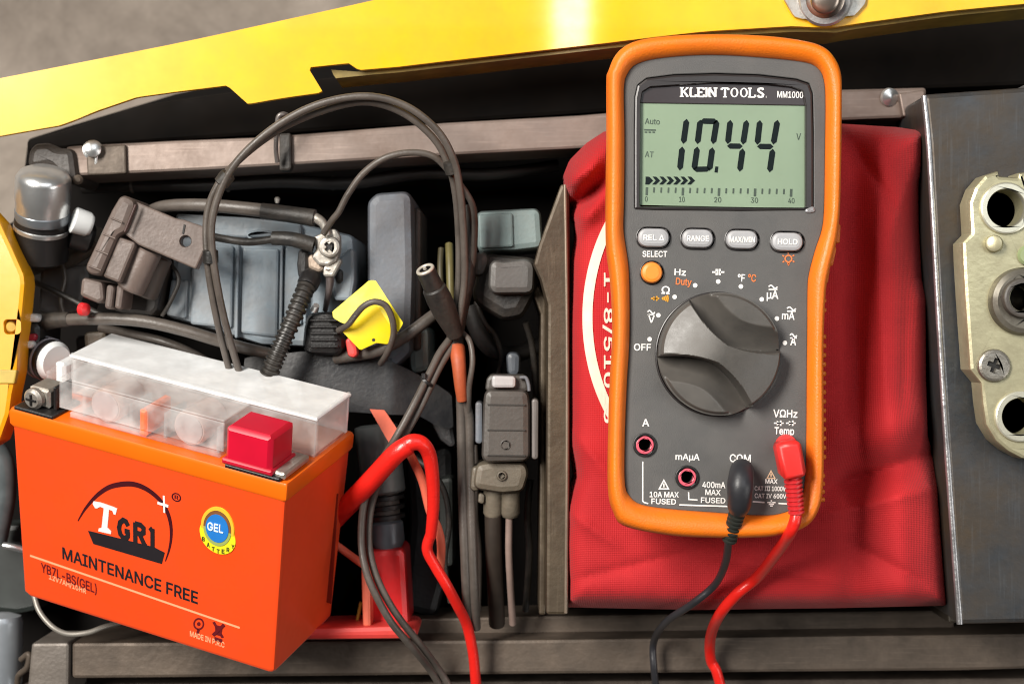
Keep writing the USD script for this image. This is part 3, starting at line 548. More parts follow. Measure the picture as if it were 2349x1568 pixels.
for q in range(7):
    x = 148 + q * 76; first = q == 0
    ch = [(x, 1138), (x + 40, 1140), (x + 82, 1182), (x + 36, 1226), (x - 4, 1224), (x + (0 if first else 34), 1182)]
    put(sc, 'bar_arrow', prism([c8(*p_) for p_ in ch], LZm + .0002, .0004, 0), SEG, False)
put(sc, 'scale', join(*[stroke([c8(162 + q * 78.6, 1256 + q * .9), c8(158 + q * 78.6, (1340 if q % 5 == 0 else 1312) + q * .9)], 5.2 if q % 5 == 0 else 3.6, LZm, .0002) for q in range(21)]), SEGF, False)
for tx, xa, xb in (('0', 140, 168), ('10', 512, 572), ('20', 895, 970), ('30', 1295, 1370), ('40', 1700, 1768)):
    put(sc, 'scale_number', word(text2d(tx), c8(xa, 1410 + (xa - 140) * .012), c8(xb, 1411 + (xa - 140) * .012), 12, LZm, .0002), SEGF, False)
# buttons
FZm = .0008
for (x, y), tx, w in (((563, 158), 'REL \u0394', 190), ((965, 166), 'RANGE', 200), ((1370, 176), 'MAX/MIN', 230), ((1783, 196), 'HOLD', 180)):
    u, v_ = c4(x, y)
    b = put(mt, 'button', prism(pill(u, v_, 72, 43, .02), .0036, .004, .0014), BTN, 40)
    put(b, 'button_rim', prism(pill(u, v_ + 1, 83, 53, .02), .0011, .0012, .0004, 0, [pill(u, v_, 74, 44, .02)]), BEZ, 30)
    put(b, 'button_lettering', word(text2d(tx, True), (u - w * .126, v_ + 6), (u + w * .126, v_ + 7), 12, .0036), PRW, False)
u, v_ = c4(548, 476)
b = put(mt, 'select_button', prism(circle(u, v_, 24.5, 44), .0038, .004, .0016), BTNO, 40)
put(b, 'button_rim', prism(circle(u, v_ + 1, 29, 44), .0011, .0012, .0004, 0, [circle(u, v_, 25, 44)]), BEZ, 30)
P = lambda name, tx, a, b, h, m=PRW, bold=False, c=c4: put(mt, name, word(text2d(tx, bold), c(*a), c(*b), h, FZm), m, False)
P('print', 'SELECT', (460, 334), (685, 336), 13, PRW, True)
P('print', 'Hz', (750, 500), (856, 506), 14, PRW, True)
P('print', 'Duty', (762, 585), (905, 597), 15, PRO, True)
P('print', '\u03a9', (632, 670), (708, 674), 17, PRW, True)
P('print', '\u00b0F', (1326, 556), (1392, 560), 16, PRW, True)
P('print', '\u00b0C', (1420, 556), (1492, 562), 16, PRO, True)
P('print', '\u00b5A', (1592, 714), (1698, 716), 18, PRW, True)
P('print', 'mA', (1730, 902), (1845, 906), 17, PRW, True)
P('print', 'A', (1806, 1138), (1860, 1140), 18, PRW, True)
P('print', 'V', (508, 932), (574, 934), 18, PRW, True)
P('print', 'OFF', (382, 1186), (538, 1188), 15, PRW, True)
wavy = lambda x, y, w: [c4(x - w / 2 + w * q / 12, y - 14 * math.sin(q / 12 * 6.28)) for q in range(13)]
for x, y, w in ((1650, 608, 80), (1818, 806, 80), (1836, 1050, 62), (540, 838, 66)):
    put(mt, 'print', join(stroke(wavy(x, y, w), 3, FZm), stroke([c4(x - w / 2, y + 24), c4(x + w / 2, y + 24)], 3, FZm)), PRW, False)
put(mt, 'print', join(stroke([c4(1095, 474), c4(1136, 474)], 4, FZm), stroke([c4(1136, 446), c4(1136, 502)], 5, FZm), stroke([c4(1164, 446), c4(1164, 502)], 5, FZm), stroke([c4(1164, 474), c4(1206, 474)], 4, FZm)), PRW, False)
def diode(cx, cy, cf, s): return join(stroke([cf(cx - 40 * s, cy), cf(cx + 40 * s, cy)], 3, FZm), flat(Polygon([cf(cx - 16 * s, cy - 20 * s), cf(cx - 16 * s, cy + 20 * s), cf(cx + 14 * s, cy)]), FZm), stroke([cf(cx + 16 * s, cy - 22 * s), cf(cx + 16 * s, cy + 22 * s)], 3.5, FZm))
put(mt, 'print', diode(575, 714, c4, .95), mat('amber_print', (.80, .36, .02), .55), False)
put(mt, 'print', join(*[stroke([c4(640 + q * 16, 714 - 10 - q * 7), c4(646 + q * 16, 714), c4(640 + q * 16, 714 + 10 + q * 7)], 3, FZm) for q in range(4)]), mat('amber_print', (.8, .36, .02)), False)
put(mt, 'print', join(flat(Point(*c4(1790, 352)).buffer(9).difference(Point(*c4(1790, 352)).buffer(6)), FZm), *[stroke([c4(1790 + 44 * math.cos(a), 352 + 44 * math.sin(a)), c4(1790 + 62 * math.cos(a), 352 + 62 * math.sin(a))], 3, FZm) for a in np.arange(6) * math.pi / 3 + .5], stroke([c4(1778, 396), c4(1802, 397)], 3.4, FZm)), PRO, False)
put(mt, 'print', join(*[flat(Point(*c4(x, y)).buffer(5.2), FZm) for x, y in ((940, 595), (1150, 560), (1357, 605), (1547, 722), (1685, 897), (1758, 1118), (753, 700), (605, 867), (525, 1085))]), PRW, False)
# rotary dial: a disc with two scooped hollows and an hourglass grip
DC, DR = (1646, 811), 139.
def dialh(x, y):
    """height of the disc at the offset x, y (grid units) from the centre"""
    r = np.hypot(x, y); c, s = math.cos(.507), math.sin(.507); a, b = x * c + y * s, -x * s + y * c   # along and across the grip
    half = 25 + 62 * (np.abs(a) / DR) ** 1.7
    e = np.clip((np.abs(b) - half) / 60, 0, 1.6)
    low = .0012 + .0085 * np.clip(e, 0, 1.6) ** 1.35
    low = np.minimum(low, .0105)
    top = .0170 - .0075 * (np.abs(a) / DR) ** 1.6
    k = np.clip((np.abs(b) - half) / 4.0 + .5, 0, 1); k = k * k * (3 - 2 * k)
    h = top * (1 - k) + low * k
    rim = np.clip((r - DR * .945) / (DR * .03), 0, 1)
    return np.where(r > DR * .945, h * (1 - rim) + np.minimum(h, .0085) * rim, h), k
def dial_mesh():
    nr, na = 78, 220; rr = np.linspace(0, 1, nr) ** .9 * DR; aa = np.linspace(0, 2 * np.pi, na, endpoint=False)
    Rg, Ag = np.meshgrid(rr[1:], aa, indexing='ij'); x, y = Rg * np.cos(Ag), Rg * np.sin(Ag); h, _ = dialh(x, y)
    P = np.c_[WP(np.c_[DC[0] + x.ravel(), DC[1] + y.ravel()], 0.0), h.ravel()]; P = np.vstack([P, [*W(*DC)[:2], dialh(np.zeros(1), np.zeros(1))[0][0]]])
    last = P[(nr - 2) * na:(nr - 1) * na].copy(); last[:, 2] = 0.0; b0 = len(P); P = np.vstack([P, last])
    i, j = np.meshgrid(np.arange(nr - 2), np.arange(na), indexing='ij'); i, j = i.ravel(), j.ravel(); k = (j + 1) % na
    f = [np.c_[i * na + j, (i + 1) * na + j, (i + 1) * na + k], np.c_[i * na + j, (i + 1) * na + k, i * na + k]]
    q = np.arange(na); q2 = (q + 1) % na; f.append(np.c_[np.full(na, b0 - 1), q, q2]); o_ = (nr - 2) * na
    f += [np.c_[o_ + q, b0 + q, b0 + q2], np.c_[o_ + q, b0 + q2, o_ + q2]]
    m = trimesh.Trimesh(P, np.vstack(f)[:, ::-1], process=False)
    return m
dl = put(mt, 'dial', dial_mesh(), DIAL, 45)
put(dl, 'dial_rim', prism(circle(DC[0], DC[1] + 1, DR + 4.5, 72), .0016, .0016, .0006, 0, [circle(DC[0], DC[1], DR - 1, 72)]), BEZ, 30)
# jacks
def jack(c, name='jack'):
    j = put(mt, name, prism(circle(*c, 27.5, 44), .0018, .004, .0003, 0, [circle(*c, 21, 40)]), BLK, 35)
    put(j, 'jack_ring', prism(circle(*c, 20.8, 40), .0014, .002, .0003, 0, [circle(*c, 13.5, 32)]), PINK, 35)
    put(j, 'jack_bore', prism(circle(*c, 14, 32), -.006, .001, 0), DEEP, 30)
jack(c5(482, 590)); jack(c5(868, 884))
Q = lambda tx, a, b, h, bold=True, m=PRW: put(mt, 'print', word(text2d(tx, bold), c5(*a), c5(*b), h, FZm), m, False)
Q('A', (457, 418), (522, 418), 16); Q('mA\u00b5A', (760, 722), (980, 728), 14); Q('COM', (1255, 742), (1448, 746), 17)
Q('V\u03a9Hz', (1652, 334), (1872, 340), 17); Q('Temp', (1662, 490), (1842, 496), 16); Q('10A MAX', (525, 1062), (790, 1066), 12); Q('FUSED', (540, 1124), (765, 1130), 12)
Q('400mA', (1005, 976), (1215, 980), 13); Q('MAX', (1032, 1042), (1172, 1046), 12); Q('FUSED', (992, 1114), (1215, 1120), 12)
Q('MAX', (1578, 938), (1690, 942), 10); Q('CAT III 1000V', (1482, 1004), (1765, 1008), 10); Q('CAT IV 600V', (1482, 1070), (1770, 1076), 10)
put(mt, 'print', join(stroke([c5(462, 740), c5(462, 1100), c5(476, 1112), c5(512, 1122)], 3, FZm), stroke([c5(795, 1134), c5(1240, 1148)], 3.2, FZm), stroke([c5(880, 1018), c5(882, 1084), c5(962, 1090)], 3, FZm), stroke([c5(1465, 1104), c5(1572, 1112)], 3.2, FZm), stroke([c5(1700, 1120), c5(1790, 1126)], 3.2, FZm)), PRW, False)
def warn(x, y, s): return join(flat(Polygon([c5(x, y - s * .6), c5(x + s * .55, y + s * .42), c5(x - s * .55, y + s * .42)]).difference(Polygon([c5(x, y - s * .36), c5(x + s * .34, y + s * .29), c5(x - s * .34, y + s * .29)])), FZm), stroke([c5(x, y - s * .18), c5(x, y + s * .2)], 3, FZm))
put(mt, 'print', warn(655, 955, 95), PRW, False); put(mt, 'print', warn(1632, 864, 80), mat('tan_print', (.62, .42, .28), .55), False)
put(mt, 'print', join(diode(1702, 390, c5, 1.1), diode(1812, 390, c5, 1.1)), PRW, False)
put(mt, 'print', join(*[stroke([c5(1635 - w, 1112 + q * 16), c5(1635 + w, 1112 + q * 16)], 3, FZm) for q, w in enumerate((38, 24, 12))], stroke([c5(1635, 1090), c5(1635, 1112)], 3, FZm)), PRW, False)

# ---- test leads
t = thing('black_test_lead', 'black test lead plugged into the COM jack of the multimeter', 'test lead', W(1690, 1150, 0))
q = [W(*c5(1368, 800), .001), W(*c5(1362, 850), .010), W(*c5(1352, 960), .013), W(*c5(1345, 1080), .012), W(*c5(1335, 1190), .0085)]
put(t, 'plug', sweep(smooth_line(q, 8), np.interp(np.linspace(0, 1, 33), [0, .12, .5, .85, 1], [.0030, .0046, .0053, .0048, .0036]), 20), mat('lead_black', (.026, .026, .030), .42, vary=.2, bump=.15), 50)
def relief(pa, pb, n, r0, r1):
    P, Rr = [], []
    for k in range(n):
        for o_, s_ in ((0, .74), (.12, 1.), (.55, 1.), (.67, .74)):
            x = (k + o_) / n; P.append(np.array(pa) * (1 - x) + np.array(pb) * x); Rr.append((r0 * (1 - x) + r1 * x) * s_)
    return sweep(P, Rr, 16)
put(t, 'strain_relief', relief(W(*c5(1330, 1185), .0088), W(*c5(1248, 1470), .0005), 8, .0034, .0030), mat('relief_black', (.022, .024, .020), .45, vary=.3), 35)
put(t, 'wire', cable([(1671, 1240, .001), (1664, 1290, -.018), (1640, 1340, -.037), (1588, 1384, -.044), (1530, 1424, -.062), (1500, 1470, -.088), (1500, 1530, -.090), (1508, 1600, -.095)], 8.5), mat('lead_black', (.026, .026, .03)), 60)
t = thing('red_test_lead', 'red test lead plugged into the rightmost jack of the multimeter', 'test lead', W(1800, 1060, 0))
a, b = W(*c5(1768, 545), .012), W(*c5(1832, 885), .011)
ex = (b - a) / np.linalg.norm(b - a); ez = np.array([0, 0, 1.]) - ex * ex[2]; ez /= np.linalg.norm(ez); ey = np.cross(ez, ex)
put(t, 'plug', block((a + b) / 2, (np.linalg.norm(b - a), .0098, .0115), np.c_[ex, ey, ez], .0022), REDP, 40)
put(t, 'plug_foot', lathe(W(*c5(1770, 590), .0005), W(*c5(1770, 600), .008), [(0, .0044), (1, .0044)], 24), REDP, 40)
put(t, 'strain_relief', relief(b - ex * .001, W(*c5(1866, 1225), .009), 9, .0037, .0032), mat('relief_red', (.62, .025, .03), .42, vary=.1), 35)
put(t, 'wire', cable([(*c5(1864, 1215), .0090), (*c5(1846, 1300), .0092), (*c5(1800, 1400), .006), (1790, 1256, -.008), (1740, 1320, -.036), (1690, 1362, -.042), (1650, 1410, -.052), (1630, 1460, -.080), (1630, 1510, -.090), (1644, 1540, -.091), (1660, 1600, -.094)], 13), REDC, 60)

# ================================================================ left side: yellow panel and fittings
lp = [(-80, 420), (0, 508), (25, 560), (56, 630), (58, 652), (53, 707), (44, 780), (40, 850), (28, 905), (22, 950), (0, 1012), (-80, 1060)]
t = thing('body_panel', 'amber yellow body panel reaching in from the left edge above the orange battery', 'body panel', W(20, 760, -.07))
slot = rnd([(9, 734), (46, 734), (46, 764), (12, 765)], 7)
put(t, 'skin', prism(lp, -.062, .014, .0022, 5, [slot]), YEL2, 30)
put(t, 'fastener', lathe(W(26, 750, -.072), W(26, 750, -.0635), [(0, .0028), (.8, .0028), (1, .0018)], 24), mat('amber_clip', (.62, .40, .08), .4), 30)
put(t, 'seam_tab', prism([(-40, 846), (39, 848), (33, 880), (-40, 880)], -.0612, .003, .0006, 2), mat('seam_amber', (.50, .36, .06), .5, vary=.3), 30)

t = thing('capped_cylinder', 'shiny silver capped cylinder with a black base at the upper left', 'cylinder', W(97, 470, -.075))
put(t, 'silver_cap', lathe(W(96, 552, -.082), W(100, 386, -.066), [(.42, .0118), (.55, .0120), (.60, .0122), (.86, .0120), (.93, .0105), (.975, .0075), (1, .002)], 40), SILV, 35)
put(t, 'grey_band', lathe(W(96, 552, -.082), W(100, 386, -.066), [(.30, .0116), (.34, .0121), (.42, .0121), (.44, .0116)], 40), mat('band_grey', (.20, .22, .24), .3, .5), 30)
put(t, 'black_base', lathe(W(94, 600, -.087), W(96, 500, -.079), [(0, .009), (.1, .0122), (.9, .0122), (1, .0118)], 36), BLK, 35)
put(t, 'painted_glint_ring', lathe(W(95, 528, -.081), W(96, 515, -.0798), [(0, .0117), (.2, .01235), (.8, .01235), (1, .0117)], 40), SILV, 35)  # bright ring put in to imitate a glint across the cylinder
t = thing('mount_block', 'dark brown grimy mounting block behind the silver capped cylinder', 'mounting block', W(120, 355, -.085))
put(t, 'body', prism([(58, 392), (64, 345), (78, 328), (110, 326), (130, 338), (168, 340), (176, 400), (196, 414), (150, 420), (110, 380)], -.078, .04, .003, 6), mat('block_brown', (.045, .037, .032), .5, vary=.3, bump=.4), 30)
put(t, 'stud', lathe(W(179, 412, -.080), W(179, 412, -.0765), [(0, .0022), (.7, .0022), (1, .001)], 16), GRIME, 30)
t = thing('vacuum_fitting', 'black fitting with a white end cap right of the silver cylinder', 'fitting', W(180, 515, -.08))
put(t, 'white_cap', lathe(W(166, 503, -.076), W(210, 517, -.080), [(0, .0052), (.08, .0060), (.8, .0056), (1, .0044)], 28), WHITE, 35)
put(t, 'black_body', lathe(W(160, 532, -.086), W(214, 548, -.090), [(0, .005), (.1, .0075), (.85, .007), (1, .005)], 28), BLK, 35)
put(t, 'neck', cable([(150, 545, -.085), (120, 560, -.088), (95, 600, -.092)], 22), RUB, 40)
t = thing('pipe_bend', 'dark olive bent hose below the silver cylinder', 'hose', W(160, 590, -.1))
put(t, 'hose', cable([(228, 540, -.090), (205, 562, -.096), (160, 590, -.102), (100, 602, -.106), (50, 618, -.11)], 22), mat('olive_hose', (.075, .068, .055), .5, vary=.3, bump=.4), 40)
solo('grey_cover', prism([(92, 610), (200, 606), (206, 640), (180, 716), (120, 724), (86, 712)], -.104, .03, .0018, 5), mat('cover_grey', (.14, .135, .13), .5, vary=.3, bump=.3, dirt=(.05, .05, .055), dirt_amt=.7), 30, 'flat grey plate under the brown relay with the mounting tab', 'cover plate')

# ---- brown relay with mounting tab
t = thing('relay', 'brown plastic relay with a drilled mounting tab on the upper left', 'relay', W(330, 580, -.07))
put(t, 'tab_plate', prism(cL((1075, 62), (1430, 212), (1500, 225), (1690, 290), (1706, 400), (1600, 632), (1125, 430), (1015, 345)), -.054, .006, .0008, 3, [circle(*cL(1515, 402), 12.5, 28)]), CONN, 30)
put(t, 'housing', prism(cL((985, 8), (1085, 58), (1108, 100), (1020, 330), (960, 352), (815, 690), (672, 655), (700, 580), (905, 140)), -.050, .036, .0028, 6), CONN, 35)
put(t, 'latch', prism(cL((968, 362), (1112, 414), (975, 745), (835, 690)), -.053, .03, .0012, 2), CONN, 30)
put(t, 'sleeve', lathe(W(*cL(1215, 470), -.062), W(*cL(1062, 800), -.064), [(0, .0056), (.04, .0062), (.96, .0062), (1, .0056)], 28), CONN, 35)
put(t, 'sleeve', lathe(W(*cL(1310, 520), -.070), W(*cL(1180, 850), -.072), [(0, .0050), (.04, .0056), (.96, .0056), (1, .005)], 28), mat('shaded_brown', (.075, .06, .05), .5, vary=.2), 35)  # lower sleeve: shade put in as a darker copy of the brown
put(t, 'base', prism(cL((665, 690), (838, 735), (852, 880), (800, 910), (648, 845)), -.057, .03, .0016, 4), CONN, 30)
for k, x in enumerate((905, 985)):
    put(t, 'base_rib', prism(cL((x - 35, 745), (x + 30, 770), (x + 5, 965), (x - 55, 945)), -.058 - .002 * k, .028, .0012, 2), CONN, 30)
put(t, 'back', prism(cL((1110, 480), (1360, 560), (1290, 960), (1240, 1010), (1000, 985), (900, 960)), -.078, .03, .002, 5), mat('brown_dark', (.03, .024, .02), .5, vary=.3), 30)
for k in range(4): put(t, 'housing_rib', cable([(*cL(905 - k * 62, 210 + k * 130), -.0495), (*cL(1000 - k * 58, 250 + k * 130), -.0495)], 2.2), CONN, 50)
put(t, 'tab_slot', prism(cL((1500, 262), (1516, 268), (1500, 345), (1486, 340)), -.0536, .001, .0001), mat('slot_black', (.01, .009, .008)), 30)
put(t, 'seam', cable([(*cL(1108, 105), -.0496), (*cL(1020, 325), -.0496)], 3.2), mat('seam_dark', (.05, .02, .016), .5), 50)
put(t, 'indicator', lathe(W(*cL(655, 955), -.066), W(*cL(715, 960), -.064), [(0, .0018), (.2, .003), (.8, .0028), (1, .001)], 18), mat('indicator_red', (.70, .025, .03), .35), 40)

# ---- the battery in the bay and the grey boxes beside it
t = thing('installed_battery', 'blue grey ribbed battery sitting in the bay behind the brown relay', 'battery', W(600, 650, -.09))
BZ = -.088
put(t, 'case', prism([(400, 492), (600, 506), (690, 512), (812, 540), (814, 700), (790, 800), (600, 792), (372, 722), (390, 660)], BZ, .06, .003, 6), BAT, 30)
put(t, 'top_edge', prism([(404, 490), (560, 498), (690, 512), (692, 540), (560, 545), (470, 540), (402, 535)], BZ + .0035, .006, .001, 4), BAT, 30)
for u0, u1, v0, v1 in ((384, 432, 640, 726), (440, 536, 560, 748), (556, 640, 568, 768), (652, 696, 566, 742)):
    put(t, 'panel', prism([(u0 + (8 if u0 < 440 else 0), v0), (u1, v0 + 2), (u1 - 4, v1 + 6), (u0 - 4, v1 - 4)], BZ + .0022, .004, .0012, 2), BAT, 30)
for u, v0, v1 in ((545, 560, 775), (646, 560, 775), (702, 570, 740)):
    put(t, 'rib', prism([(u - 3, v0), (u + 3, v0), (u, v1), (u - 7, v1)], BZ + .0042, .006, .0008), BAT, 30)
put(t, 'vent_recess', prism(circle(600, 540, 36, 40, 13, .03), BZ + .0048, .003, .0008, 0, [circle(600, 542, 30, 36, 9, .03)]), BAT, 30)
put(t, 'rail', cable([(548, 790, BZ + .004), (620, 812, BZ + .004)], 5), SILV, 40)
tm = put(t, 'terminal_block', prism([(765, 600), (812, 560), (814, 640), (806, 690), (768, 690), (756, 650)], BZ + .009, .012, .0016, 3), BAT, 30)
t = thing('battery_terminal', 'bright zinc terminal clamp with a cross headed screw on the blue grey battery', 'terminal', W(755, 567, -.066))
TZ = -.064
put(t, 'clamp_plate', prism(cX((525, 840), (575, 815), (590, 785), (665, 790), (690, 830), (690, 920), (668, 985), (620, 1010), (560, 1005), (520, 960), (545, 905)), TZ - .003, .005, .0012, 2), ZINC, 30)
put(t, 'lug', prism(cX((520, 925), (575, 985), (600, 1030), (560, 1048), (500, 1022), (495, 960)), TZ - .006, .006, .0014, 3), mat('lug_tan', (.42, .33, .26), .4, .5, vary=.2, bump=.3), 30)
put(t, 'lug', prism(cX((620, 1000), (690, 950), (700, 985), (650, 1075), (585, 1072), (590, 1010)), TZ - .0045, .004, .0012, 2), ZINC, 30)
put(t, 'lug_stem', cable([(*cX(622, 1020), TZ - .006), (*cX(630, 1100), TZ - .009), (*cX(618, 1180), TZ - .013), (*cX(600, 1270), TZ - .02)], 11, r_end=6), mat('stem_grey', (.18, .15, .145), .4, .5, vary=.2), 40)
phillips(t, 755, 566, TZ, 25, ZINC, .75)
put(t, 'nut_block', prism(cX((440, 905), (510, 900), (505, 1040), (500, 1080), (440, 1090), (430, 1000)), TZ - .009, .02, .002, 4), BLK, 30)
put(t, 'spacer', prism(cX((650, 1020), (705, 1030), (702, 1110), (660, 1108)), TZ - .012, .02, .0014, 3), BLK, 30)

t = thing('grey_box', 'tall plain grey box standing upright beside the yellow tag', 'box', W(895, 590, -.09))
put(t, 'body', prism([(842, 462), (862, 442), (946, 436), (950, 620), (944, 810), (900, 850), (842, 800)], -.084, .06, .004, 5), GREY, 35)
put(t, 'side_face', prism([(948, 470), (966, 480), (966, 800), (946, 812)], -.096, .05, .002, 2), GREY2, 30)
put(t, 'lower_body', prism([(934, 762), (985, 740), (986, 850), (940, 862)], -.098, .05, .003, 4), TEAL, 30)
t = thing('teal_module', 'flat teal grey module above the black rubber cover', 'module', W(1165, 525, -.08))
put(t, 'body', prism([(1090, 484), (1240, 476), (1246, 568), (1180, 576), (1096, 578)], -.080, .04, .003, 7), TEAL, 30)
put(t, 'raised_panel', prism([(1096, 492), (1176, 488), (1178, 566), (1100, 570)], -.0782, .003, .001, 4), TEAL, 30)
t = thing('rubber_boot_cover', 'black rubber cover with a flat grey top below the teal module', 'rubber cover', W(1165, 660, -.07))
put(t, 'top', prism(cR((440, 300), (560, 330), (760, 305), (830, 330), (845, 400), (835, 620), (470, 625), (430, 560)), -.063, .012, .003, 5), mat('cap_grey', (.105, .098, .092), .42, vary=.15, bump=.2), 40)
put(t, 'skirt', prism(cR((300, 250), (440, 260), (860, 300), (930, 480), (840, 640), (740, 830), (560, 860), (330, 720), (280, 640), (330, 420)), -.072, .04, .005, 9), RUB, 40)
put(t, 'side_ear', prism(cR((290, 255), (420, 240), (440, 330), (330, 640), (270, 700), (265, 520)), -.070, .02, .003, 5), GREY2, 35)

# ---- pipes and cables across the bay
t = thing('battery_cable', 'thick black battery cable ending in a crimped lug at the terminal', 'cable', W(550, 480, -.07))
put(t, 'sheath', cable([(330, 492, -.085), (372, 474, -.078), (450, 470, -.072), (540, 476, -.070), (640, 488, -.068), (722, 500, -.066)], 13, r_end=17), CAB, 50)
put(t, 'sleeve', cable([(600, 484, -.0685), (660, 491, -.0675), (722, 500, -.066)], 18.5, r_end=20), RUB, 50)
put(t, 'crimp', cable([(712, 498, -.066), (728, 502, -.0655), (742, 514, -.0655), (752, 540, -.066)], 13, r_end=9), ZINC, 35)
t = thing('ground_cable', 'short black cable with a flattened boot running into the terminal clamp', 'cable', W(600, 550, -.07))
put(t, 'wire', cable([(478, 540, -.075), (520, 549, -.071), (575, 555, -.070), (640, 546, -.068)], 9), RUB, 50)
put(t, 'boot', cable([(625, 546, -.068), (670, 549, -.067), (720, 562, -.067)], 16, r_end=18), RUB, 50)

t = thing('corrugated_conduit', 'black corrugated conduit running down from the battery terminal', 'conduit', W(670, 740, -.07))
P = smooth_line([W(718, 628, -.074), W(700, 664, -.068), W(676, 722, -.064), (W(648, 785, -.062)), W(630, 826, -.062), W(612, 870, -.064)], 14); n = 150
L = np.linspace(0, len(P) - 1, n); PP = np.c_[[np.interp(L, np.arange(len(P)), P[:, k]) for k in range(3)]].T
rr = .0036 + .00045 * np.sign(np.sin(np.arange(n) * 2 * np.pi / 6.5)) + .0002
rr[:24] = .0038
put(t, 'tube', sweep(PP, rr, 22), mat('conduit_black', (.020, .018, .016), .4, vary=.2, dirt=(.07, .06, .05), dirt_amt=.4, dirt_scale=80.), 35)
put(t, 'collar', lathe(W(716, 632, -.0735), W(703, 658, -.0685), [(0, .0040), (.2, .0048), (.8, .0048), (1, .0042)], 24), BLK, 35)
t = thing('black_plug', 'black ribbed plug between the conduit and the yellow tag', 'plug', W(735, 770, -.07))
put(t, 'body', prism([(704, 716), (762, 714), (784, 740), (790, 800), (772, 816), (690, 812), (696, 750)], -.070, .03, .004, 6), BLK, 35)
for k in range(5):
    put(t, 'grip_rib', block(W(742 + k * .6, 734 + k * 15, -.0695), (.0125, .0012, .002), None, .0005), BLK, 30)
put(t, 'pin', lathe(W(721, 710, -.070), W(726, 700, -.068), [(0, .002), (1, .0014)], 14), SILV, 30)
t = thing('yellow_tag', 'folded bright yellow tag under the small wire hoop', 'tag', W(845, 730, -.06))
fold = lambda u, v: -.0600 + .000035 * (u - 845) - .00008 * np.maximum((v - 716) - .62 * (u - 850), 0) * .0 + .0015 * np.sin((u + v) / 60.)
put(t, 'upper_flap', sheet(cT((230, 800), (640, 452), (710, 450), (1022, 930), (962, 1030), (880, 960), (700, 690), (560, 760), (420, 930), (340, 930), (235, 868)), fold, .0012, 6), TAGM, 40)
put(t, 'lower_flap', sheet(cT((345, 1030), (430, 960), (560, 760), (700, 690), (880, 960), (962, 1030), (850, 1165), (720, 1150), (540, 1232)), lambda u, v: fold(u, v) - .0016 - .00003 * (v - 720), .0012, 6, [circle(*cT(690, 1118), 4.2, 18)]), mat('tag_amber', (.90, .66, .003), .4, vary=.08, dirt=(.7, .45, .01), dirt_amt=.4, dirt_scale=60.), 40)
put(t, 'eyelet', prism(circle(*cT(690, 1118), 6.5, 24), -.0625, .001, .0003, 0, [circle(*cT(690, 1118), 4.0, 20)]), mat('eyelet_olive', (.45, .42, .04), .35, .3), 30)
t = thing('wire_hoop', 'thin dark wire hoop arching over the yellow tag', 'wire', W(860, 730, -.055))
put(t, 'wire', cable([(*cT(300, 1010), -.066), (*cT(400, 950), -.058), (*cT(480, 850), -.054), (*cT(580, 740), -.051), (*cT(700, 690), -.050), (*cT(820, 730), -.051), (*cT(890, 860), -.053), (*cT(915, 1010), -.056), (*cT(890, 1150), -.060), (*cT(830, 1290), -.066), (*cT(770, 1380), -.075)], 7.5), CAB, 60)
solo('red_tab', prism(cT((365, 1095), (440, 1085), (505, 1195), (512, 1280), (470, 1325), (400, 1300)), -.066, .012, .0016, 3), mat('tab_red', (.75, .07, .06), .45, vary=.1), 30, 'small red tab peeking out under the yellow tag', 'tab')
t = thing('curved_hose', 'grey black hose running behind the yellow tag to the rubber boot', 'hose', W(900, 790, -.07))
put(t, 'hose', cable([(1010, 712, -.072), (985, 730, -.070), (945, 760, -.068), (905, 786, -.068), (860, 806, -.071), (810, 815, -.076), (770, 822, -.08)], 14), CAB, 50)

t = thing('lower_hose', 'long dark hose across the bay from the white connector to the conduit', 'hose', W(350, 750, -.07))
put(t, 'hose', cable([(90, 742, -.088), (135, 734, -.078), (253, 731, -.070), (337, 738, -.068), (421, 757, -.068), (491, 778, -.069), (560, 798, -.072), (625, 812, -.080)], 14), CAB, 50)
put(t, 'end_boot', cable([(88, 742, -.087), (120, 735, -.080), (160, 732, -.076)], 22, r_end=16), RUB, 50)
t = thing('thin_hose', 'thinner brown hose below the long dark hose', 'hose', W(380, 790, -.08))
put(t, 'hose', cable([(230, 752, -.095), (303, 766, -.088), (365, 780, -.084), (420, 800, -.084), (470, 826, -.088), (500, 850, -.095)], 10), CAB, 50)
t = thing('bay_box', 'brown box below the long dark hose left of the orange battery lid', 'box', W(235, 790, -.1))
put(t, 'body', prism([(190, 762), (244, 758), (246, 826), (196, 830)], -.100, .04, .002, 3), mat('box_tan', (.11, .085, .06), .5, vary=.2, bump=.3), 30)
put(t, 'base', prism([(170, 770), (300, 764), (350, 800), (360, 860), (180, 870)], -.120, .03, .002, 3), mat('base_dark', (.028, .028, .028), .5, vary=.3), 30)
t = thing('green_pipe', 'dull green pipe in the shade above the orange battery lid', 'pipe', W(330, 810, -.11))
put(t, 'pipe', lathe(W(326, 770, -.110), W(332, 880, -.112), [(0, .006), (.05, .0065), (.95, .0065), (1, .006)], 24), mat('pipe_green', (.075, .095, .088), .4, vary=.2), 35)

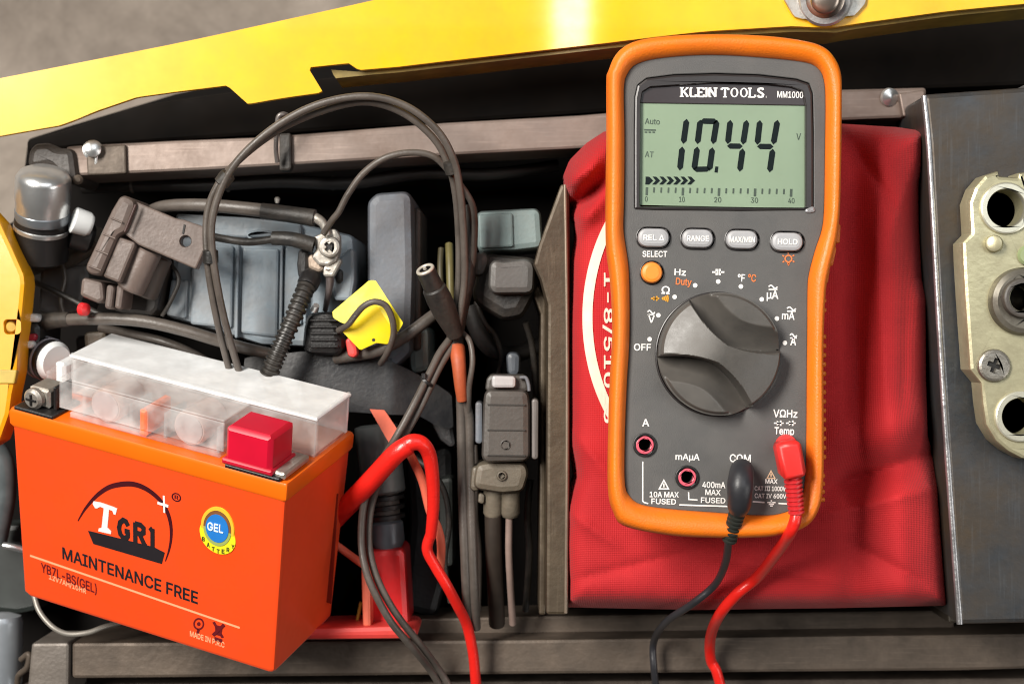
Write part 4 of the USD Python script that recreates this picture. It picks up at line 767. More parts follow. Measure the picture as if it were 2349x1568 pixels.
# connectors at the left edge
t = thing('white_connector', 'white and black connector with a red seal at the left edge', 'connector', W(75, 740, -.08))
put(t, 'top_clip', prism([(54, 716), (97, 722), (92, 738), (56, 738)], -.074, .012, .002, 3), WHITE, 30)
put(t, 'body', prism([(46, 736), (96, 738), (92, 806), (44, 800)], -.077, .03, .003, 4), BLK, 30)
put(t, 'seal', prism([(56, 766), (86, 763), (82, 782), (56, 782)], -.0755, .006, .0012, 2), mat('seal_red', (.30, .012, .03), .4), 30)
put(t, 'lower_clip', prism([(48, 782), (82, 780), (84, 790), (68, 800), (46, 796)], -.0745, .006, .0014, 2), WHITE, 30)
t = thing('black_connector', 'round black connector with white stripes below the white connector', 'connector', W(100, 815, -.08))
put(t, 'body', lathe(W(62, 806, -.092), W(128, 830, -.080), [(0, .0085), (.1, .0095), (.9, .0095), (1, .007)], 30), BLK, 35)
for k in (.5, .7): put(t, 'stripe', lathe(W(62 + 66 * k, 806 + 24 * k, -.092 + .012 * k), W(66 + 66 * k, 807.5 + 24 * k, -.0913 + .012 * k), [(0, .0094), (.1, .0099), (.9, .0099), (1, .0094)], 30), mat('stripe_grey', (.30, .29, .33), .4), 35)
put(t, 'end_ring', lathe(W(120, 827, -.0815), W(131, 831, -.0795), [(0, .0085), (.3, .0092), (1, .0075)], 30), WHITE, 35)

# ---- the big wire loops
t = thing('wire_loop', 'large loop of two grey brown wires arching over the steel rail', 'wire loop', W(780, 500, -.04))
A = [(556, 862, -.066), (545, 840, -.062), (512, 720, -.050), (490, 600, -.043), (486, 510, -.040), (512, 422, -.037), (560, 352, -.034), (640, 285, -.032), (735, 238, -.031), (840, 221, -.031), (930, 243, -.033), (1002, 298, -.036), (1040, 365, -.039), (1056, 440, -.043), (1064, 540, -.050), (1066, 640, -.056), (1056, 720, -.060), (1046, 770, -.064)]
B = [(532, 862, -.068), (524, 840, -.064), (497, 730, -.052), (477, 610, -.046), (474, 500, -.044), (500, 424, -.041), (556, 360, -.039), (640, 298, -.037), (740, 254, -.036), (836, 234, -.036), (920, 257, -.038), (990, 312, -.041), (1026, 372, -.044), (1044, 440, -.048), (1052, 540, -.054), (1052, 640, -.059), (1044, 720, -.063), (1036, 770, -.067)]
put(t, 'wire', cable(A, 8.6), CAB, 60); put(t, 'wire', cable(B, 8.2), CAB, 60)
for k in (3, 5, 12):
    q = (np.array(A[k]) + np.array(B[k])) / 2; q2 = (np.array(A[k + 1]) + np.array(B[k + 1])) / 2; a, b = W(*q), W(*q2); b = a + (b - a) / np.linalg.norm(b - a) * .006
    put(t, 'tape_wrap', lathe(a, b, [(0, .0026), (.08, .0033), (.5, .0034), (.92, .0033), (1, .0026)], 20), RUB, 45)
t = thing('inner_wire_loop', 'smaller inner loop of grey brown wire rising from the terminal', 'wire loop', W(900, 430, -.05))
put(t, 'wire', cable([(742, 536, -.060), (762, 505, -.056), (777, 486, -.054), (798, 446, -.052), (833, 398, -.050), (882, 363, -.048), (940, 350, -.048), (992, 358, -.049), (1026, 388, -.051), (1056, 424, -.053), (1086, 478, -.056), (1088, 560, -.061), (1078, 640, -.066), (1062, 740, -.070)], 7.6), CAB, 60)
t = thing('wire_bundle', 'dark taped bundle of wires below the ringed rubber boot', 'wire bundle', W(1045, 720, -.07))
put(t, 'tape', cable([(1070, 470, -.062), (1076, 560, -.064), (1072, 640, -.066), (1056, 710, -.067), (1044, 770, -.069), (1046, 810, -.072)], 15, r_end=21), RUB, 50)
put(t, 'wire', cable([(1030, 780, -.066), (1008, 810, -.062), (987, 852, -.058), (948, 930, -.052), (910, 1000, -.050), (868, 1070, -.056), (836, 1150, -.060), (829, 1240, -.060), (840, 1310, -.058), (866, 1372, -.058), (900, 1430, -.062), (944, 1482, -.070), (990, 1540, -.086), (1030, 1610, -.094)], 8.5), CAB, 60)
put(t, 'wire', cable([(1042, 785, -.068), (1022, 818, -.064), (1000, 858, -.060), (964, 935, -.055), (926, 1002, -.054), (884, 1075, -.060), (853, 1155, -.064), (846, 1238, -.064), (858, 1306, -.062), (884, 1366, -.062), (918, 1420, -.066), (962, 1474, -.074), (1008, 1536, -.088), (1050, 1606, -.094)], 8.5), CAB, 60)
put(t, 'wire', cable([(1062, 764, -.068), (1078, 784, -.064), (1084, 830, -.062), (1076, 890, -.064), (1074, 960, -.070)], 6.5), CAB, 60)
t = thing('ringed_boot', 'black rubber boot with a pale ring at its open end', 'boot', W(1000, 670, -.06))
a, b = W(976, 619, -.047), W(1046, 768, -.064)
put(t, 'sleeve', lathe(a, b, [(0, .0038), (.02, .0042), (.26, .0044), (.28, .0052), (.42, .0056), (.62, .0054), (.85, .0044), (1, .0036)], 36), RUB, 40)
d = (b - a) / np.linalg.norm(b - a); u_ = np.cross(d, [0, 0, 1.]); u_ /= np.linalg.norm(u_); w_ = np.cross(d, u_)
ra = np.linspace(0, 2 * np.pi, 40, endpoint=False); RP = [a - d * .0002 + .0034 * (math.cos(q) * u_ + math.sin(q) * w_) for q in ra]; RP += RP[:2]
put(t, 'end_ring', sweep(RP, .0008, 10), RING, 60)
put(t, 'bore', lathe(a - d * .0003, a + d * .001, [(0, .0026), (1, .0026)], 28), DEEP, 30)
put(t, 'contact', lathe(a - d * .0012, a, [(0, .0008), (1, .0008)], 10), RING, 30)
t = thing('orange_sleeve', 'orange rubber sleeve over the wires below the taped bundle', 'sleeve', W(1050, 860, -.07))
put(t, 'sleeve', cable([(1048, 798, -.068), (1052, 830, -.064), (1056, 880, -.064), (1060, 918, -.066)], 19, r_end=12), mat('sleeve_orange', (.52, .105, .035), .45, vary=.15, bump=.2, dirt=(.2, .05, .02), dirt_amt=.5), 50)
for q, du in ((0, -4), (1, 14)):
    put(t, 'wire', cable([(1058 + du * .3, 908, -.068), (1062 + du, 960, -.070), (1064 + du, 1060, -.072), (1066 + du, 1160, -.072), (1070 + du, 1260, -.072), (1074 + du, 1360, -.075), (1078 + du, 1440, -.085)], 11), CAB, 60)

# ---- strap, solenoid, red parts
t = thing('rubber_strap', 'wide dark rubber strap bent across the bay beside the orange battery', 'strap', W(800, 880, -.09))
zs = lambda u, v: -.086 + .006 * np.exp(-((u - 760) / 170.) ** 2) - .00010 * np.maximum(u - 900, 0) + .0012 * np.sin(u / 70.)
put(t, 'band', sheet(rnd([(560, 820), (690, 806), (820, 810), (884, 822), (934, 846), (1000, 880), (1036, 905), (1040, 985), (1000, 975), (960, 952), (880, 950), (806, 944), (700, 940), (560, 900)], 6), zs, .004, 10), STRAPM, 35)
put(t, 'fold', prism([(985, 885), (1032, 902), (1042, 990), (1050, 1040), (1010, 1010), (985, 962)], -.104, .02, .002, 4), STRAPM, 30)
t = thing('solenoid', 'grey cylindrical solenoid with black ribs beside the red cable', 'solenoid', W(870, 1110, -.09))
put(t, 'body', lathe(W(862, 972, -.094), W(880, 1130, -.094), [(0, .007), (.03, .0100), (.5, .0102), (.97, .0102), (1, .0095)], 36), mat('solenoid_grey', (.15, .165, .165), .35, .2, vary=.15, dirt=(.06, .06, .055), dirt_amt=.6), 35)
for k in range(3): put(t, 'rib', lathe(W(882 + k, 1134 + k * 22, -.094), W(883 + k, 1146 + k * 22, -.094), [(0, .0072), (.15, .0090), (.85, .0090), (1, .0072)], 32), BLK, 35)
put(t, 'core', lathe(W(881, 1120, -.094), W(888, 1215, -.094), [(0, .0066), (1, .0066)], 28), GREY2, 35)
put(t, 'end_dome', lathe(W(885, 1192, -.094), W(892, 1262, -.094), [(0, .0066), (.1, .0078), (.7, .0078), (.92, .0060), (1, .002)], 32), mat('dome_grey', (.13, .15, .17), .35, .3, vary=.15), 35)
t = thing('dark_housing', 'black housing in the shade right of the red cable', 'housing', W(960, 1150, -.11))
put(t, 'body', prism([(930, 1040), (1040, 1020), (1042, 1260), (1000, 1420), (920, 1400), (940, 1200)], -.125, .03, .004, 8), mat('housing_black', (.02, .021, .022), .45, vary=.3, bump=.3), 35)
put(t, 'side_post', prism([(1004, 1098), (1040, 1092), (1040, 1300), (1010, 1300)], -.110, .03, .002, 4), mat('post_dark', (.05, .056, .052), .45, vary=.3), 35)
t = thing('red_cable', 'thick bright red cable bending over beside the orange battery', 'cable', W(900, 1060, -.05))
put(t, 'sheath', cable([(730, 1228, -.085), (770, 1186, -.075), (815, 1140, -.062), (860, 1092, -.052), (908, 1040, -.044), (938, 1020, -.043)], 25, r_end=22), REDC, 50)
put(t, 'bend', cable([(922, 1028, -.0435), (945, 1014, -.042), (968, 1018, -.043), (984, 1042, -.046), (992, 1090, -.050), (994, 1160, -.055), (988, 1230, -.060)], 21, r_end=13), REDC, 50)
put(t, 'tail', cable([(988, 1225, -.060), (980, 1260, -.062), (1000, 1300, -.064), (1024, 1340, -.066), (1048, 1385, -.072), (1070, 1430, -.080), (1084, 1490, -.085), (1090, 1545, -.088), (1094, 1600, -.092)], 12.5), REDC, 60)
t = thing('salmon_wire', 'salmon coloured wire running down behind the red cable', 'wire', W(970, 1130, -.06))
put(t, 'wire', cable([(934, 1030, -.056), (950, 1060, -.058), (970, 1106, -.060), (986, 1170, -.064), (1004, 1210, -.068), (1012, 1250, -.072), (1010, 1310, -.080)], 10), SALM, 60)
t = thing('orange_ribbon', 'flat salmon ribbon slanting out from under the rubber strap', 'ribbon', W(880, 970, -.08))
put(t, 'ribbon', sheet([(848, 938), (882, 940), (912, 985), (920, 1012), (896, 1022)], lambda u, v: -.0795 + .00010 * (v - 940), .0014, 8), SALM, 35)
t = thing('red_bracket', 'red plastic bracket between the orange battery and the lower rail', 'bracket', W(860, 1380, -.08))
put(t, 'upright', prism([(836, 1262), (930, 1256), (940, 1440), (850, 1450), (838, 1400)], -.086, .03, .003, 4), REDB, 30)
put(t, 'base_bar', prism([(690, 1440), (900, 1434), (960, 1440), (960, 1466), (690, 1468)], -.074, .03, .003, 4), mat('bar_red', (.70, .06, .05), .38, vary=.1, dirt=(.4, .02, .02), dirt_amt=.3), 35)
put(t, 'side_post', prism([(828, 1300), (850, 1300), (852, 1440), (832, 1440)], -.076, .03, .002, 3), SALM, 30)
put(t, 'brace', cable([(770, 1248, -.082), (800, 1270, -.080), (836, 1296, -.078)], 9), SALM, 50)
put(t, 'yellow_wire', cable([(828, 1380, -.09), (820, 1420, -.092), (812, 1450, -.095)], 4), mat('wire_yellow', (.45, .33, .05), .45), 50)

# ---- grey connector by the side bracket
t = thing('grey_connector', 'dark grey connector with side tabs hanging beside the brown bracket', 'connector', W(1160, 980, -.07))
put(t, 'body', prism([(1112, 892), (1212, 894), (1216, 930), (1216, 1058), (1104, 1062), (1108, 930)], -.058, .03, .0030, 4), GREY2, 35)
put(t, 'top_block', prism([(1116, 868), (1126, 858), (1206, 860), (1214, 880), (1214, 898), (1112, 898)], -.062, .02, .0016, 3), GREY2, 30)
put(t, 'clip', prism([(1127, 860), (1184, 862), (1183, 890), (1128, 890)], -.0575, .012, .0014, 2), mat('clip_pale', (.46, .45, .45), .38, vary=.1), 30)
for k in range(3): put(t, 'body_groove', prism([(1118, 926 + k * 58), (1206, 927 + k * 58), (1206, 931 + k * 58), (1118, 930 + k * 58)], -.0577, .0009, .0002), mat('groove_dark', (.03, .026, .022), .5), 30)
put(t, 'moulded_mark', prism(circle(1160, 1020, 12, 28), -.0576, .001, .0003, 0, [circle(1160, 1020, 9, 24)]), GREY2, 30)
put(t, 'arm', cable([(1192, 866, -.060), (1206, 866, -.060), (1212, 880, -.060), (1214, 896, -.060)], 4.2), GREY, 50)
put(t, 'side_tab', prism([(1090, 920), (1107, 922), (1107, 1020), (1090, 1016)], -.061, .02, .0016, 3), GREY, 30)
put(t, 'side_tab', prism([(1219, 912), (1236, 916), (1235, 1056), (1219, 1052)], -.061, .02, .0016, 3), mat('tab_grey', (.17, .15, .14), .42, vary=.15), 30)
put(t, 'stem', prism([(1160, 806), (1194, 808), (1192, 862), (1164, 862)], -.082, .03, .003, 4), mat('stem_blue', (.085, .095, .11), .4, vary=.2), 35)
t = thing('tan_connector', 'grimy tan connector plugged in below the dark grey connector', 'connector', W(1150, 1130, -.07))
put(t, 'collar', prism([(1092, 1064), (1128, 1058), (1208, 1062), (1212, 1088), (1200, 1128), (1150, 1132), (1084, 1122)], -.064, .025, .003, 4), TAN, 35)
put(t, 'collar_ear', prism([(1082, 1070), (1108, 1066), (1100, 1126), (1076, 1128)], -.068, .02, .002, 3), TAN, 30)
put(t, 'knob', prism(circle(1151, 1091, 12, 24), -.0625, .003, .0008, 0, [circle(1151, 1091, 7, 20)]), TAN, 30)
for u in (1131, 1170): put(t, 'barrel', lathe(W(u, 1122, -.074), W(u, 1184, -.076), [(0, .0042), (.85, .0044), (1, .0034)], 24), TAN, 35)
put(t, 'latch', prism([(1098, 1128), (1112, 1134), (1110, 1158), (1096, 1152)], -.070, .01, .001, 2), TAN, 30)
put(t, 'wire', cable([(1131, 1180, -.076), (1132, 1260, -.080), (1136, 1340, -.088), (1140, 1430, -.10)], 19), mat('wire_brown', (.035, .026, .02), .5, vary=.3), 50)
put(t, 'wire', cable([(1168, 1180, -.075), (1167, 1260, -.078), (1170, 1330, -.084), (1176, 1430, -.098)], 8), mat('wire_pinkish', (.28, .20, .17), .45, vary=.2), 50)

# ---- dark fittings left and below the orange battery
t = thing('silver_shock', 'blurred silver grey cylinder at the lower left corner', 'cylinder', W(10, 1480, -.11))
put(t, 'body', lathe(W(6, 1405, -.125), W(4, 1580, -.125), [(0, .004), (.04, .0085), (.12, .0095), (.9, .0095), (1, .008)], 36), mat('shock_grey', (.34, .37, .40), .35, .5, vary=.1), 35)
put(t, 'hook', cable([(48, 1512, -.105), (66, 1500, -.103), (62, 1530, -.104), (42, 1550, -.108), (40, 1590, -.112)], 7), GRIME, 50)
t = thing('thin_wire_loop', 'thin pale grey wire hanging in a loop below the orange battery', 'wire', W(170, 1420, -.09))
put(t, 'wire', cable([(72, 1340, -.098), (78, 1364, -.095), (91, 1402, -.092), (121, 1437, -.090), (156, 1453, -.090), (201, 1450, -.091), (238, 1437, -.094), (275, 1428, -.100)], 6.2), mat('wire_pale', (.26, .24, .21), .38, .3, vary=.15), 60)
t = thing('side_hose', 'dark green black hose stack behind the orange battery at the left edge', 'hose', W(10, 1200, -.12))
put(t, 'hose', cable([(-30, 1010, -.12), (6, 1060, -.118), (10, 1140, -.12), (-10, 1240, -.12)], 26), mat('hose_teal', (.10, .12, .125), .3, .2, vary=.3), 50)
put(t, 'plate', prism([(-60, 1205), (60, 1200), (80, 1290), (90, 1400), (40, 1410), (-60, 1400)], -.135, .02, .003, 5), mat('plate_green', (.022, .027, .025), .45, vary=.3), 30)
put(t, 'pin', cable([(8, 1250, -.112), (30, 1254, -.112), (60, 1262, -.114)], 8), SILV, 50)

# ---- more of the tangle in the bay
t = thing('olive_pipe', 'thin olive brown pipe standing behind the ringed rubber boot', 'pipe', W(1040, 630, -.09))
put(t, 'pipe', cable([(1030, 560, -.095), (1032, 610, -.090), (1034, 670, -.088), (1040, 730, -.090)], 9), mat('olive_brown', (.13, .11, .04), .45, vary=.25), 50)
put(t, 'pipe', cable([(1012, 570, -.100), (1010, 620, -.096), (1014, 690, -.094)], 7), mat('shaded_olive', (.06, .05, .025), .5, vary=.25), 50)  # rear pipe: darker copy of the olive, shade put into the colour
t = thing('bay_harness', 'black taped wiring harness lying between the rubber cover and the grey connector', 'harness', W(1130, 780, -.1))
put(t, 'tape', cable([(1080, 700, -.095), (1100, 760, -.096), (1130, 800, -.100), (1180, 812, -.108), (1240, 790, -.115)], 24, r_end=18), mat('harness_black', (.016, .014, .013), .5, vary=.4, bump=.5, bscale=250.), 50)
put(t, 'wire', cable([(1092, 690, -.085), (1112, 740, -.085), (1136, 770, -.090), (1150, 820, -.098), (1140, 870, -.105)], 6), RUB, 50)
put(t, 'wire', cable([(1206, 740, -.085), (1220, 790, -.092), (1226, 850, -.098), (1230, 930, -.105)], 7), RUB, 50)
t = thing('rail_harness', 'dark wiring harness running in the shade under the upper steel rail', 'harness', W(700, 420, -.12))
put(t, 'tape', cable([(190, 430, -.120), (330, 425, -.116), (480, 424, -.115), (640, 416, -.114), (800, 420, -.116), (960, 398, -.118), (1120, 400, -.12), (1280, 380, -.125)], 15), mat('harness_black', (.016, .014, .013), .5), 50)
for k, (u, v) in enumerate(((300, 426), (520, 424), (760, 420))):
    put(t, 'cable_tie', lathe(W(u, v, -.1165), W(u + 7, v, -.1165), [(0, .0030), (.1, .0034), (.9, .0034), (1, .003)], 20), GREY2, 40)
for u, v in ((508, 470), (636, 458)):
    put(t, 'stud', lathe(W(u, v - 6, -.108), W(u, v + 8, -.108), [(0, .0008), (.3, .0014), (1, .0008)], 12), ZINC, 40)
t = thing('loose_wires', 'loose dark wires tangled behind the brown relay and the long hose', 'wires', W(330, 700, -.09))
put(t, 'wire', cable([(345, 560, -.080), (386, 600, -.076), (410, 640, -.075), (392, 690, -.076), (372, 724, -.078)], 5), RUB, 50)
put(t, 'wire', cable([(60, 640, -.098), (110, 660, -.094), (170, 690, -.093), (240, 726, -.090), (300, 740, -.088)], 7), RUB, 50)
put(t, 'wire', cable([(140, 596, -.096), (150, 640, -.095), (140, 690, -.094), (150, 730, -.093)], 5), CAB, 50)
t = thing('loose_wires', 'loose black wires tangled between the solenoid and the tan connector', 'wires', W(1040, 1150, -.09))
put(t, 'wire', cable([(950, 1050, -.092), (990, 1080, -.090), (1020, 1130, -.090), (1030, 1200, -.092), (1020, 1290, -.095), (1034, 1380, -.10)], 7), RUB, 50)
put(t, 'wire', cable([(1090, 1020, -.088), (1094, 1090, -.088), (1092, 1180, -.090), (1100, 1270, -.094), (1098, 1400, -.102)], 6), CAB, 50)
put(t, 'wire', cable([(1216, 1100, -.090), (1210, 1180, -.092), (1214, 1270, -.096), (1206, 1400, -.104)], 8), RUB, 50)
t = thing('cable_tie', 'small black cable tie around the two wires below the taped bundle', 'cable tie', W(985, 868, -.055))
a, b = W(976, 878, -.0575), W(990, 860, -.0575)
put(t, 'band', lathe(a, a + (b - a) * .35, [(0, .0030), (.15, .0036), (.85, .0036), (1, .003)], 22), BLK, 40)
put(t, 'head', block(W(972, 862, -.0545), (.0022, .0026, .0020), None, .0004), BLK, 30)

# ================================================================ the orange battery, leaning on its back on the bay and the lower rail
RB = R.from_rotvec([0.34417392, -0.34753767, -0.16324735]).as_matrix(); OB = np.array([-0.22421536, -0.11433152, -0.08012991])
BW, BH, BD, BT = .1340, .0925, .0592, .0028
def TB(v): return np.asarray(v) @ RB.T + OB
def lb(x0, x1, y0, y1, z0, z1, b=.0012):
    m = block(((x0 + x1) / 2, (y0 + y1) / 2, (z0 + z1) / 2), (x1 - x0, y1 - y0, z1 - z0), None, b); return TB(m.vertices), np.array(m.faces)
bt = thing('battery', 'orange gel battery with a clear lid and a red terminal cap lying on its back', 'battery', OB)
def case_pts(e, y0, y1, b=.0022):
    P = []
    for y in (y0, y0 + b, y1 - b, y1):
        k = BT * (1 - y / BH); s = b if y in (y0, y1) else 0
        for x0, z0, sx, sz in ((k, -k, 1, -1), (BW - k, -k, -1, -1), (BW - k, -BD + k, -1, 1), (k, -BD + k, 1, 1)):
            for a_, c_ in ((b, 0), (b * .3, b * .3), (0, b)):
                P.append((x0 - sx * e + sx * (a_ + s * .5), y, z0 - sz * e + sz * (c_ + s * .5)))
    return np.array(P)
c_ = hull(case_pts(0, 0, BH - .0005)); put(bt, 'case', (TB(c_.vertices), np.array(c_.faces)), BORG, 30)
c_ = hull(case_pts(.0009, BH - .0082, BH, .0014)); put(bt, 'rim', (TB(c_.vertices), np.array(c_.faces)), BCOL, 30)
# grooves: a thin seam on the right side
put(bt, 'side_seam', lb(BW - .0032, BW - .0006 + .0002, .012, BH - .026, -BD + .0105, -BD + .0098, .0001), mat('seam_brown', (.25, .02, .008), .5), False)
# front-face frame for the print
P0 = np.array([0, 0, -BT]); EX = np.array([1., 0, 0]); EY = np.array([0, BH, BT]); EY /= np.linalg.norm(EY); EN = np.cross(EX, EY)
FO, FX, FY, FN = TB(P0), RB @ EX, RB @ EY, RB @ EN
def FL(u, v):                          # a point of the printed front as (x, y) on that face
    r = W(u, v, 0) - [0, 0, H]; s = ((FO - [0, 0, H]) @ FN) / (r @ FN); q = np.array([0, 0, H]) + r * s - FO
    return np.array([q @ FX, q @ FY])
def onface(v2, f, lift=.00014):
    v2 = np.asarray(v2); top = v2[:, 2] > .02
    return FO + v2[:, :1] * FX + v2[:, 1:2] * FY + np.where(top, lift, -.0004)[:, None] * FN, f
def fword(m2, A, B, h, lift=.00014):
    v, f = m2; v = v.copy(); w = v[:, 0].max(); a, b = FL(*A), FL(*B); e = b - a; L = np.linalg.norm(e); e /= L; n = np.array([-e[1], e[0]])
    n = np.array([0, 1.])
    return onface(np.c_[a + v[:, :1] / w * L * e + v[:, 1:2] * h * n, v[:, 2]], f, lift)
def fflat(pts, lift=.00014, holes=()):
    r = lambda p: np.array([FL(*q) for q in p])
    v, f = prism_xy(r(pts), 0, .05, 0, [r(h) for h in holes]); return onface(v, f, lift)
def fstroke(pts, w0, w1=None, lift=.00014):
    P = smooth_line(np.array([FL(*q) for q in pts]), 10) if len(pts) > 2 else np.array([FL(*q) for q in pts]); n = len(P)
    T = np.gradient(P, axis=0); T /= np.linalg.norm(T, axis=1, keepdims=True); N = np.c_[-T[:, 1], T[:, 0]]
    w = w0 if w1 is None else np.interp(np.linspace(0, 1, n), np.linspace(0, 1, len(w1)), w1)
    w = np.broadcast_to(w, (n,))[:, None] / 2
    v, f = prism_xy(np.vstack([P + N * w, (P - N * w)[::-1]]), 0, .05, 0); return onface(v, f, lift)
arc = cF((150, 505), (210, 405), (300, 300), (400, 228), (500, 200), (600, 196), (690, 222), (775, 275), (850, 350), (900, 440), (925, 540), (928, 640), (912, 740), (880, 840))
put(bt, 'logo_arc', fstroke(arc, 0, [.0004, .0012, .0018, .0022, .0024, .0024, .0022, .0020, .0018, .0014, .0010, .0004]), mat('logo_maroon', (.055, .004, .008), .45), False)
put(bt, 'logo_cross', join(fstroke(cF((868, 295), (872, 435)), .0009, None, .00024), fstroke(cF((815, 352), (905, 382)), .0012, None, .00026)), PRW, False)
put(bt, 'logo_letter', fflat(cF((276, 362), (282, 340), (340, 350), (450, 388), (478, 402), (466, 452), (450, 446), (440, 418), (412, 408), (398, 560), (428, 590), (428, 612), (322, 588), (326, 566), (350, 560), (368, 396), (338, 384), (312, 398), (296, 396)), .0003), PRW, False)
put(bt, 'logo_lettering', fword(slab_text('GR1', .14, .24, .10, .05), cF(478, 630), cF(790, 722), .0088, .0003), PRB, False)
put(bt, 'logo_base', fflat(cF((235, 585), (300, 600), (780, 720), (875, 768), (850, 862), (280, 695)), .00018), PRB, False)
put(bt, 'lettering', fword(text2d('MAINTENANCE FREE', True), cF(22, 818), cF(1150, 1196), .0058), PRB, False)
put(bt, 'registered_mark', fword(text2d('\u00ae'), cF(932, 355), cF(1010, 372), .0052), mat('logo_maroon', (.055, .004, .008), .45), False)
put(bt, 'line', fstroke([cW(258, 470), cF(1500, 1395)], .0009), PRP, False)
put(bt, 'model_print', fword(text2d('YB7L-BS(GEL)', True), cW(352, 606), cW(828, 795), .0046), mat('print_maroon', (.13, .008, .012), .45), False)
put(bt, 'fine_print', fword(text2d('12V7AH/10HR', True), cW(420, 668), cW(735, 795), .0024), PRP, False)
def sym(cx, cy, r): 
    th = np.linspace(0, 2 * np.pi, 28, endpoint=False); return [(cx + r * math.cos(a), cy + r * math.sin(a) * 1.12) for a in th]
cx, cy = cF(1158, 1362); put(bt, 'recycle_mark', join(fflat(sym(cx, cy, 12.5), .00014, [sym(cx, cy, 9)]), fflat(sym(cx, cy, 4), .00014), fstroke([(cx, cy + 12), (cx - 3, cy + 22)], .0012)), mat('print_maroon', (.13, .008, .012), .45), False)
cx, cy = cF(1322, 1418); put(bt, 'bin_mark', join(fstroke([(cx - 11, cy - 20), (cx + 10, cy + 16)], .0014), fstroke([(cx + 13, cy - 14), (cx - 12, cy + 10)], .0014, None, .00034), fflat([(cx - 8, cy - 14), (cx + 10, cy - 9), (cx + 6, cy + 12), (cx - 6, cy + 9)], .00025, [[(cx - 4, cy - 8), (cx + 5, cy - 5), (cx + 3, cy + 7), (cx - 3, cy + 5)]]), fstroke([(cx - 9, cy + 18), (cx + 9, cy + 24)], .0018)), mat('print_maroon', (.13, .008, .012), .45), False)
put(bt, 'fine_print', fword(text2d('MADE IN P.R.C', True), cF(1085, 1462), cF(1372, 1560), .0026), PRP, False)
# round sticker
sx, sy = FL(*cF(1318, 572)); 
def disc(rx, ry, dx=0, dy=0, y0=None, y1=None):
    g = shapely.affinity.scale(Point(0, 0).buffer(1, 32), rx, ry); g = shapely.affinity.rotate(g, -8)
    if y0 is not None: g = g.intersection(shapely.box(-1, y0, 1, y1))
    return shapely.affinity.translate(g, sx + dx, sy + dy)
def fshape(g, lift):
    ms = []
    for q in getattr(g, 'geoms', [g]): ms.append(onface(*prism_xy(np.array(q.exterior.coords)[:-1], 0, .05, 0, [np.array(i.coords)[:-1] for i in q.interiors]), lift))
    return join(*ms)
stk = put(bt, 'sticker', fshape(disc(.0079, .0104, 0, .0002).union(disc(.0086, .0072, 0, -.0030)).union(disc(.0085, .0080, .0001, -.0035)).buffer(.0006).buffer(-.0006), .0004), STY, False)
put(stk, 'sticker_rim', fshape(disc(.0078, .0100, 0, .0006).difference(disc(.0066, .0086, 0, .0004)).intersection(shapely.box(sx - 1, sy - .001, sx + 1, sy + 1)), .0006), STA, False)
put(stk, 'sticker_ring', fshape(disc(.0066, .0085, 0, .0004).intersection(shapely.box(sx - 1, sy, sx + 1, sy + 1)), .00065), STBR, False)
put(stk, 'sticker_band', fshape(disc(.0066, .0082, 0, .0004).intersection(shapely.box(sx - 1, sy - 1, sx + 1, sy)), .00068), STG, False)
put(stk, 'sticker_disc', fshape(disc(.0054, .0066, 0, .0006), .0009), BLUE, False)
put(stk, 'sticker_lettering', fword(text2d('GEL', True), cF(1240, 568), cF(1372, 598), .0036, .0012), mat('sticker_pale', (.72, .85, .92), .5), False)
put(stk, 'sticker_print', join(*[fword(text2d(ch, True), cF(1190 + k * 41, 640 + 90 * math.sin((k + .6) / 7 * math.pi) + k * 12), cF(1212 + k * 41, 645 + 90 * math.sin((k + .6) / 7 * math.pi) + k * 12), .0019, .0007) for k, ch in enumerate('BATTERY')]), mat('sticker_dark', (.10, .10, .02), .5), False)

# clear lid and what stands under and beside it
LH = .0185
def lhull(p): m = hull(p); return TB(m.vertices), np.array(m.faces)
def shell(x0, x1, y0, y1, z0, z1, w, back=0.0):
    """open-bottomed lid made of four walls and a top"""
    return [('lid_top', lb(x0, x1, y1 - w, y1, z0, z1, .0009)), ('lid_front', lb(x0 + .0006, x1 - .0006, y0, y1 - w - .0003, z1 - w - .0004, z1 - .0004, .0004)), ('lid_back', lb(x0 + .0006, x1 - .0006, y0, y1 - w - .0003, z0 + .0004, z0 + w + .0004, .0004)),
            ('lid_end', lb(x0 + .0004, x0 + w + .0004, y0, y1 - w - .0003, z0 + w + .0006, z1 - w - .0006, .0003)), ('lid_end', lb(x1 - w - .0004, x1 - .0004, y0, y1 - w - .0003, z0 + w + .0006, z1 - w - .0006, .0003))]
for nm, m in shell(.0105, BW - .0012, BH, BH + LH, -BD + .0010, -.0265, .0016): put(bt, nm, m, {'lid_top': LIDTOP, 'lid_front': CLEAR, 'lid_back': LIDTOP}.get(nm, CLEAR), 30)
put(bt, 'lid_step', lb(.0045, .0100, BH, BH + LH - .004, -BD + .0016, -.024, .0014), LIDTOP, 30)
put(bt, 'lid_step', lb(.0012, .0042, BH, BH + LH * .55, -BD + .004, -.022, .0010), LID, 30)
put(bt, 'lid_shelf', lb(.026, BW - .034, BH, BH + .0030, -.0262, -.0050, .0012), CLEAR, 30)
put(bt, 'lid_cover', lb(.0205, BW - .0330, BH + .0164, BH + .0174, -.0268, -.0060, .0006), CLEAR, 30)
put(bt, 'lid_lip', lb(.0205, BW - .0330, BH + .0032, BH + .0162, -.0068, -.0058, .0004), CLEAR, 30)
put(bt, 'lid_edge', lb(.0110, BW - .0016, BH + LH - .0006, BH + LH + .0008, -.0282, -.0268, .0005), LID, 30)
put(bt, 'lid_edge', lb(BW - .0030, BW - .0016, BH + LH - .0006, BH + LH + .0008, -BD + .0012, -.0284, .0005), LID, 30)
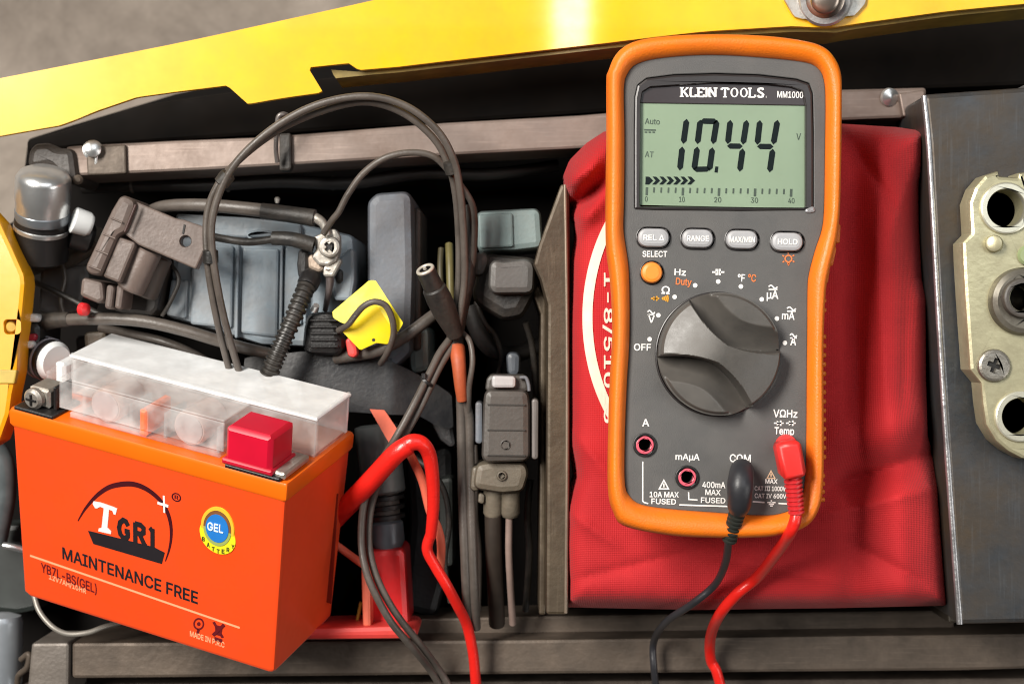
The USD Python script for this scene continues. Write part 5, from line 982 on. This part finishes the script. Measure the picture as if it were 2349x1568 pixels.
put(bt, 'lid_base', lb(.013, BW - .003, BH, BH + .0008, -BD + .003, -.028, .0003), mat('lid_base_pale', (.80, .52, .42), .4, vary=.05), 30)
PLUG = mat('plug_pale', (.55, .40, .35), .3, vary=.1, vscale=120., coat=.3)
for x in (.042, .083):
    at = lambda z: TB(np.array([[x, BH + .0082, z]]))[0]
    put(bt, 'cell_plug', lathe(at(-.0262), at(-.0085), [(0, .0076), (.75, .0079), (.92, .0079), (1, .0070)], 40), PLUG, 35)
    put(bt, 'plug_core', lathe(at(-.0090), at(-.0078), [(0, .0066), (.7, .0066), (1, .0058)], 32), mat('core_grey', (.46, .37, .36), .4), 35)
put(bt, 'cell_divider', lb(.0600, .0640, BH, BH + .0125, -.0255, -.0060, .0012), BCOL, 30)
for k, x in enumerate((.030, .0535, .0705, .0960)): put(bt, 'lid_rib', lb(x - .0009, x + .0009, BH, BH + .0115, -.0255, -.010, .0004), LID, 30)
# terminals
rc = put(bt, 'red_cap', lb(BW - .0285, BW - .0072, BH + .0030, BH + .0190, -.0185, .0008, .0018), CAPR, 35)
put(rc, 'cap_skirt', lb(BW - .0296, BW - .0062, BH + .0018, BH + .0046, -.0194, .0014, .0010), mat('skirt_red', (.50, .008, .03), .4), 30)
put(bt, 'terminal_base', lb(BW - .0285, BW - .0030, BH - .0002, BH + .0018, -.0215, .0006, .0006), BLK, 30)
put(bt, 'terminal_plate', lb(BW - .0120, BW - .0015, BH + .0004, BH + .0036, -.0225, -.0010, .0010), ZINC, 30)
put(bt, 'terminal_base', lb(.0015, .0215, BH - .0004, BH + .0016, -.0200, .0002, .0006), BLK, 30)
tp = put(bt, 'terminal_post', lb(.0060, .0165, BH + .0016, BH + .0105, -.0165, -.0045, .0012), ZINC, 30)
put(tp, 'screw', lathe(TB(np.array([[.0100, BH + .0060, -.0042]]))[0], TB(np.array([[.0100, BH + .0060, -.0008]]))[0], [(0, .0046), (.6, .0046), (1, .0034)], 28), ZINC, 35)
cr = TB(np.array([[.0100, BH + .0060, -.00055]]))[0]
put(tp, 'slot', join((block(cr, (.0052, .0010, .0006), RB, .0001)), (block(cr, (.0010, .0052, .0007), RB, .0001))), BLK, False)
put(bt, 'terminal_tab', lb(.0180, .0196, BH + .0016, BH + .0125, -.0165, -.0050, .0006), BLK, 30)
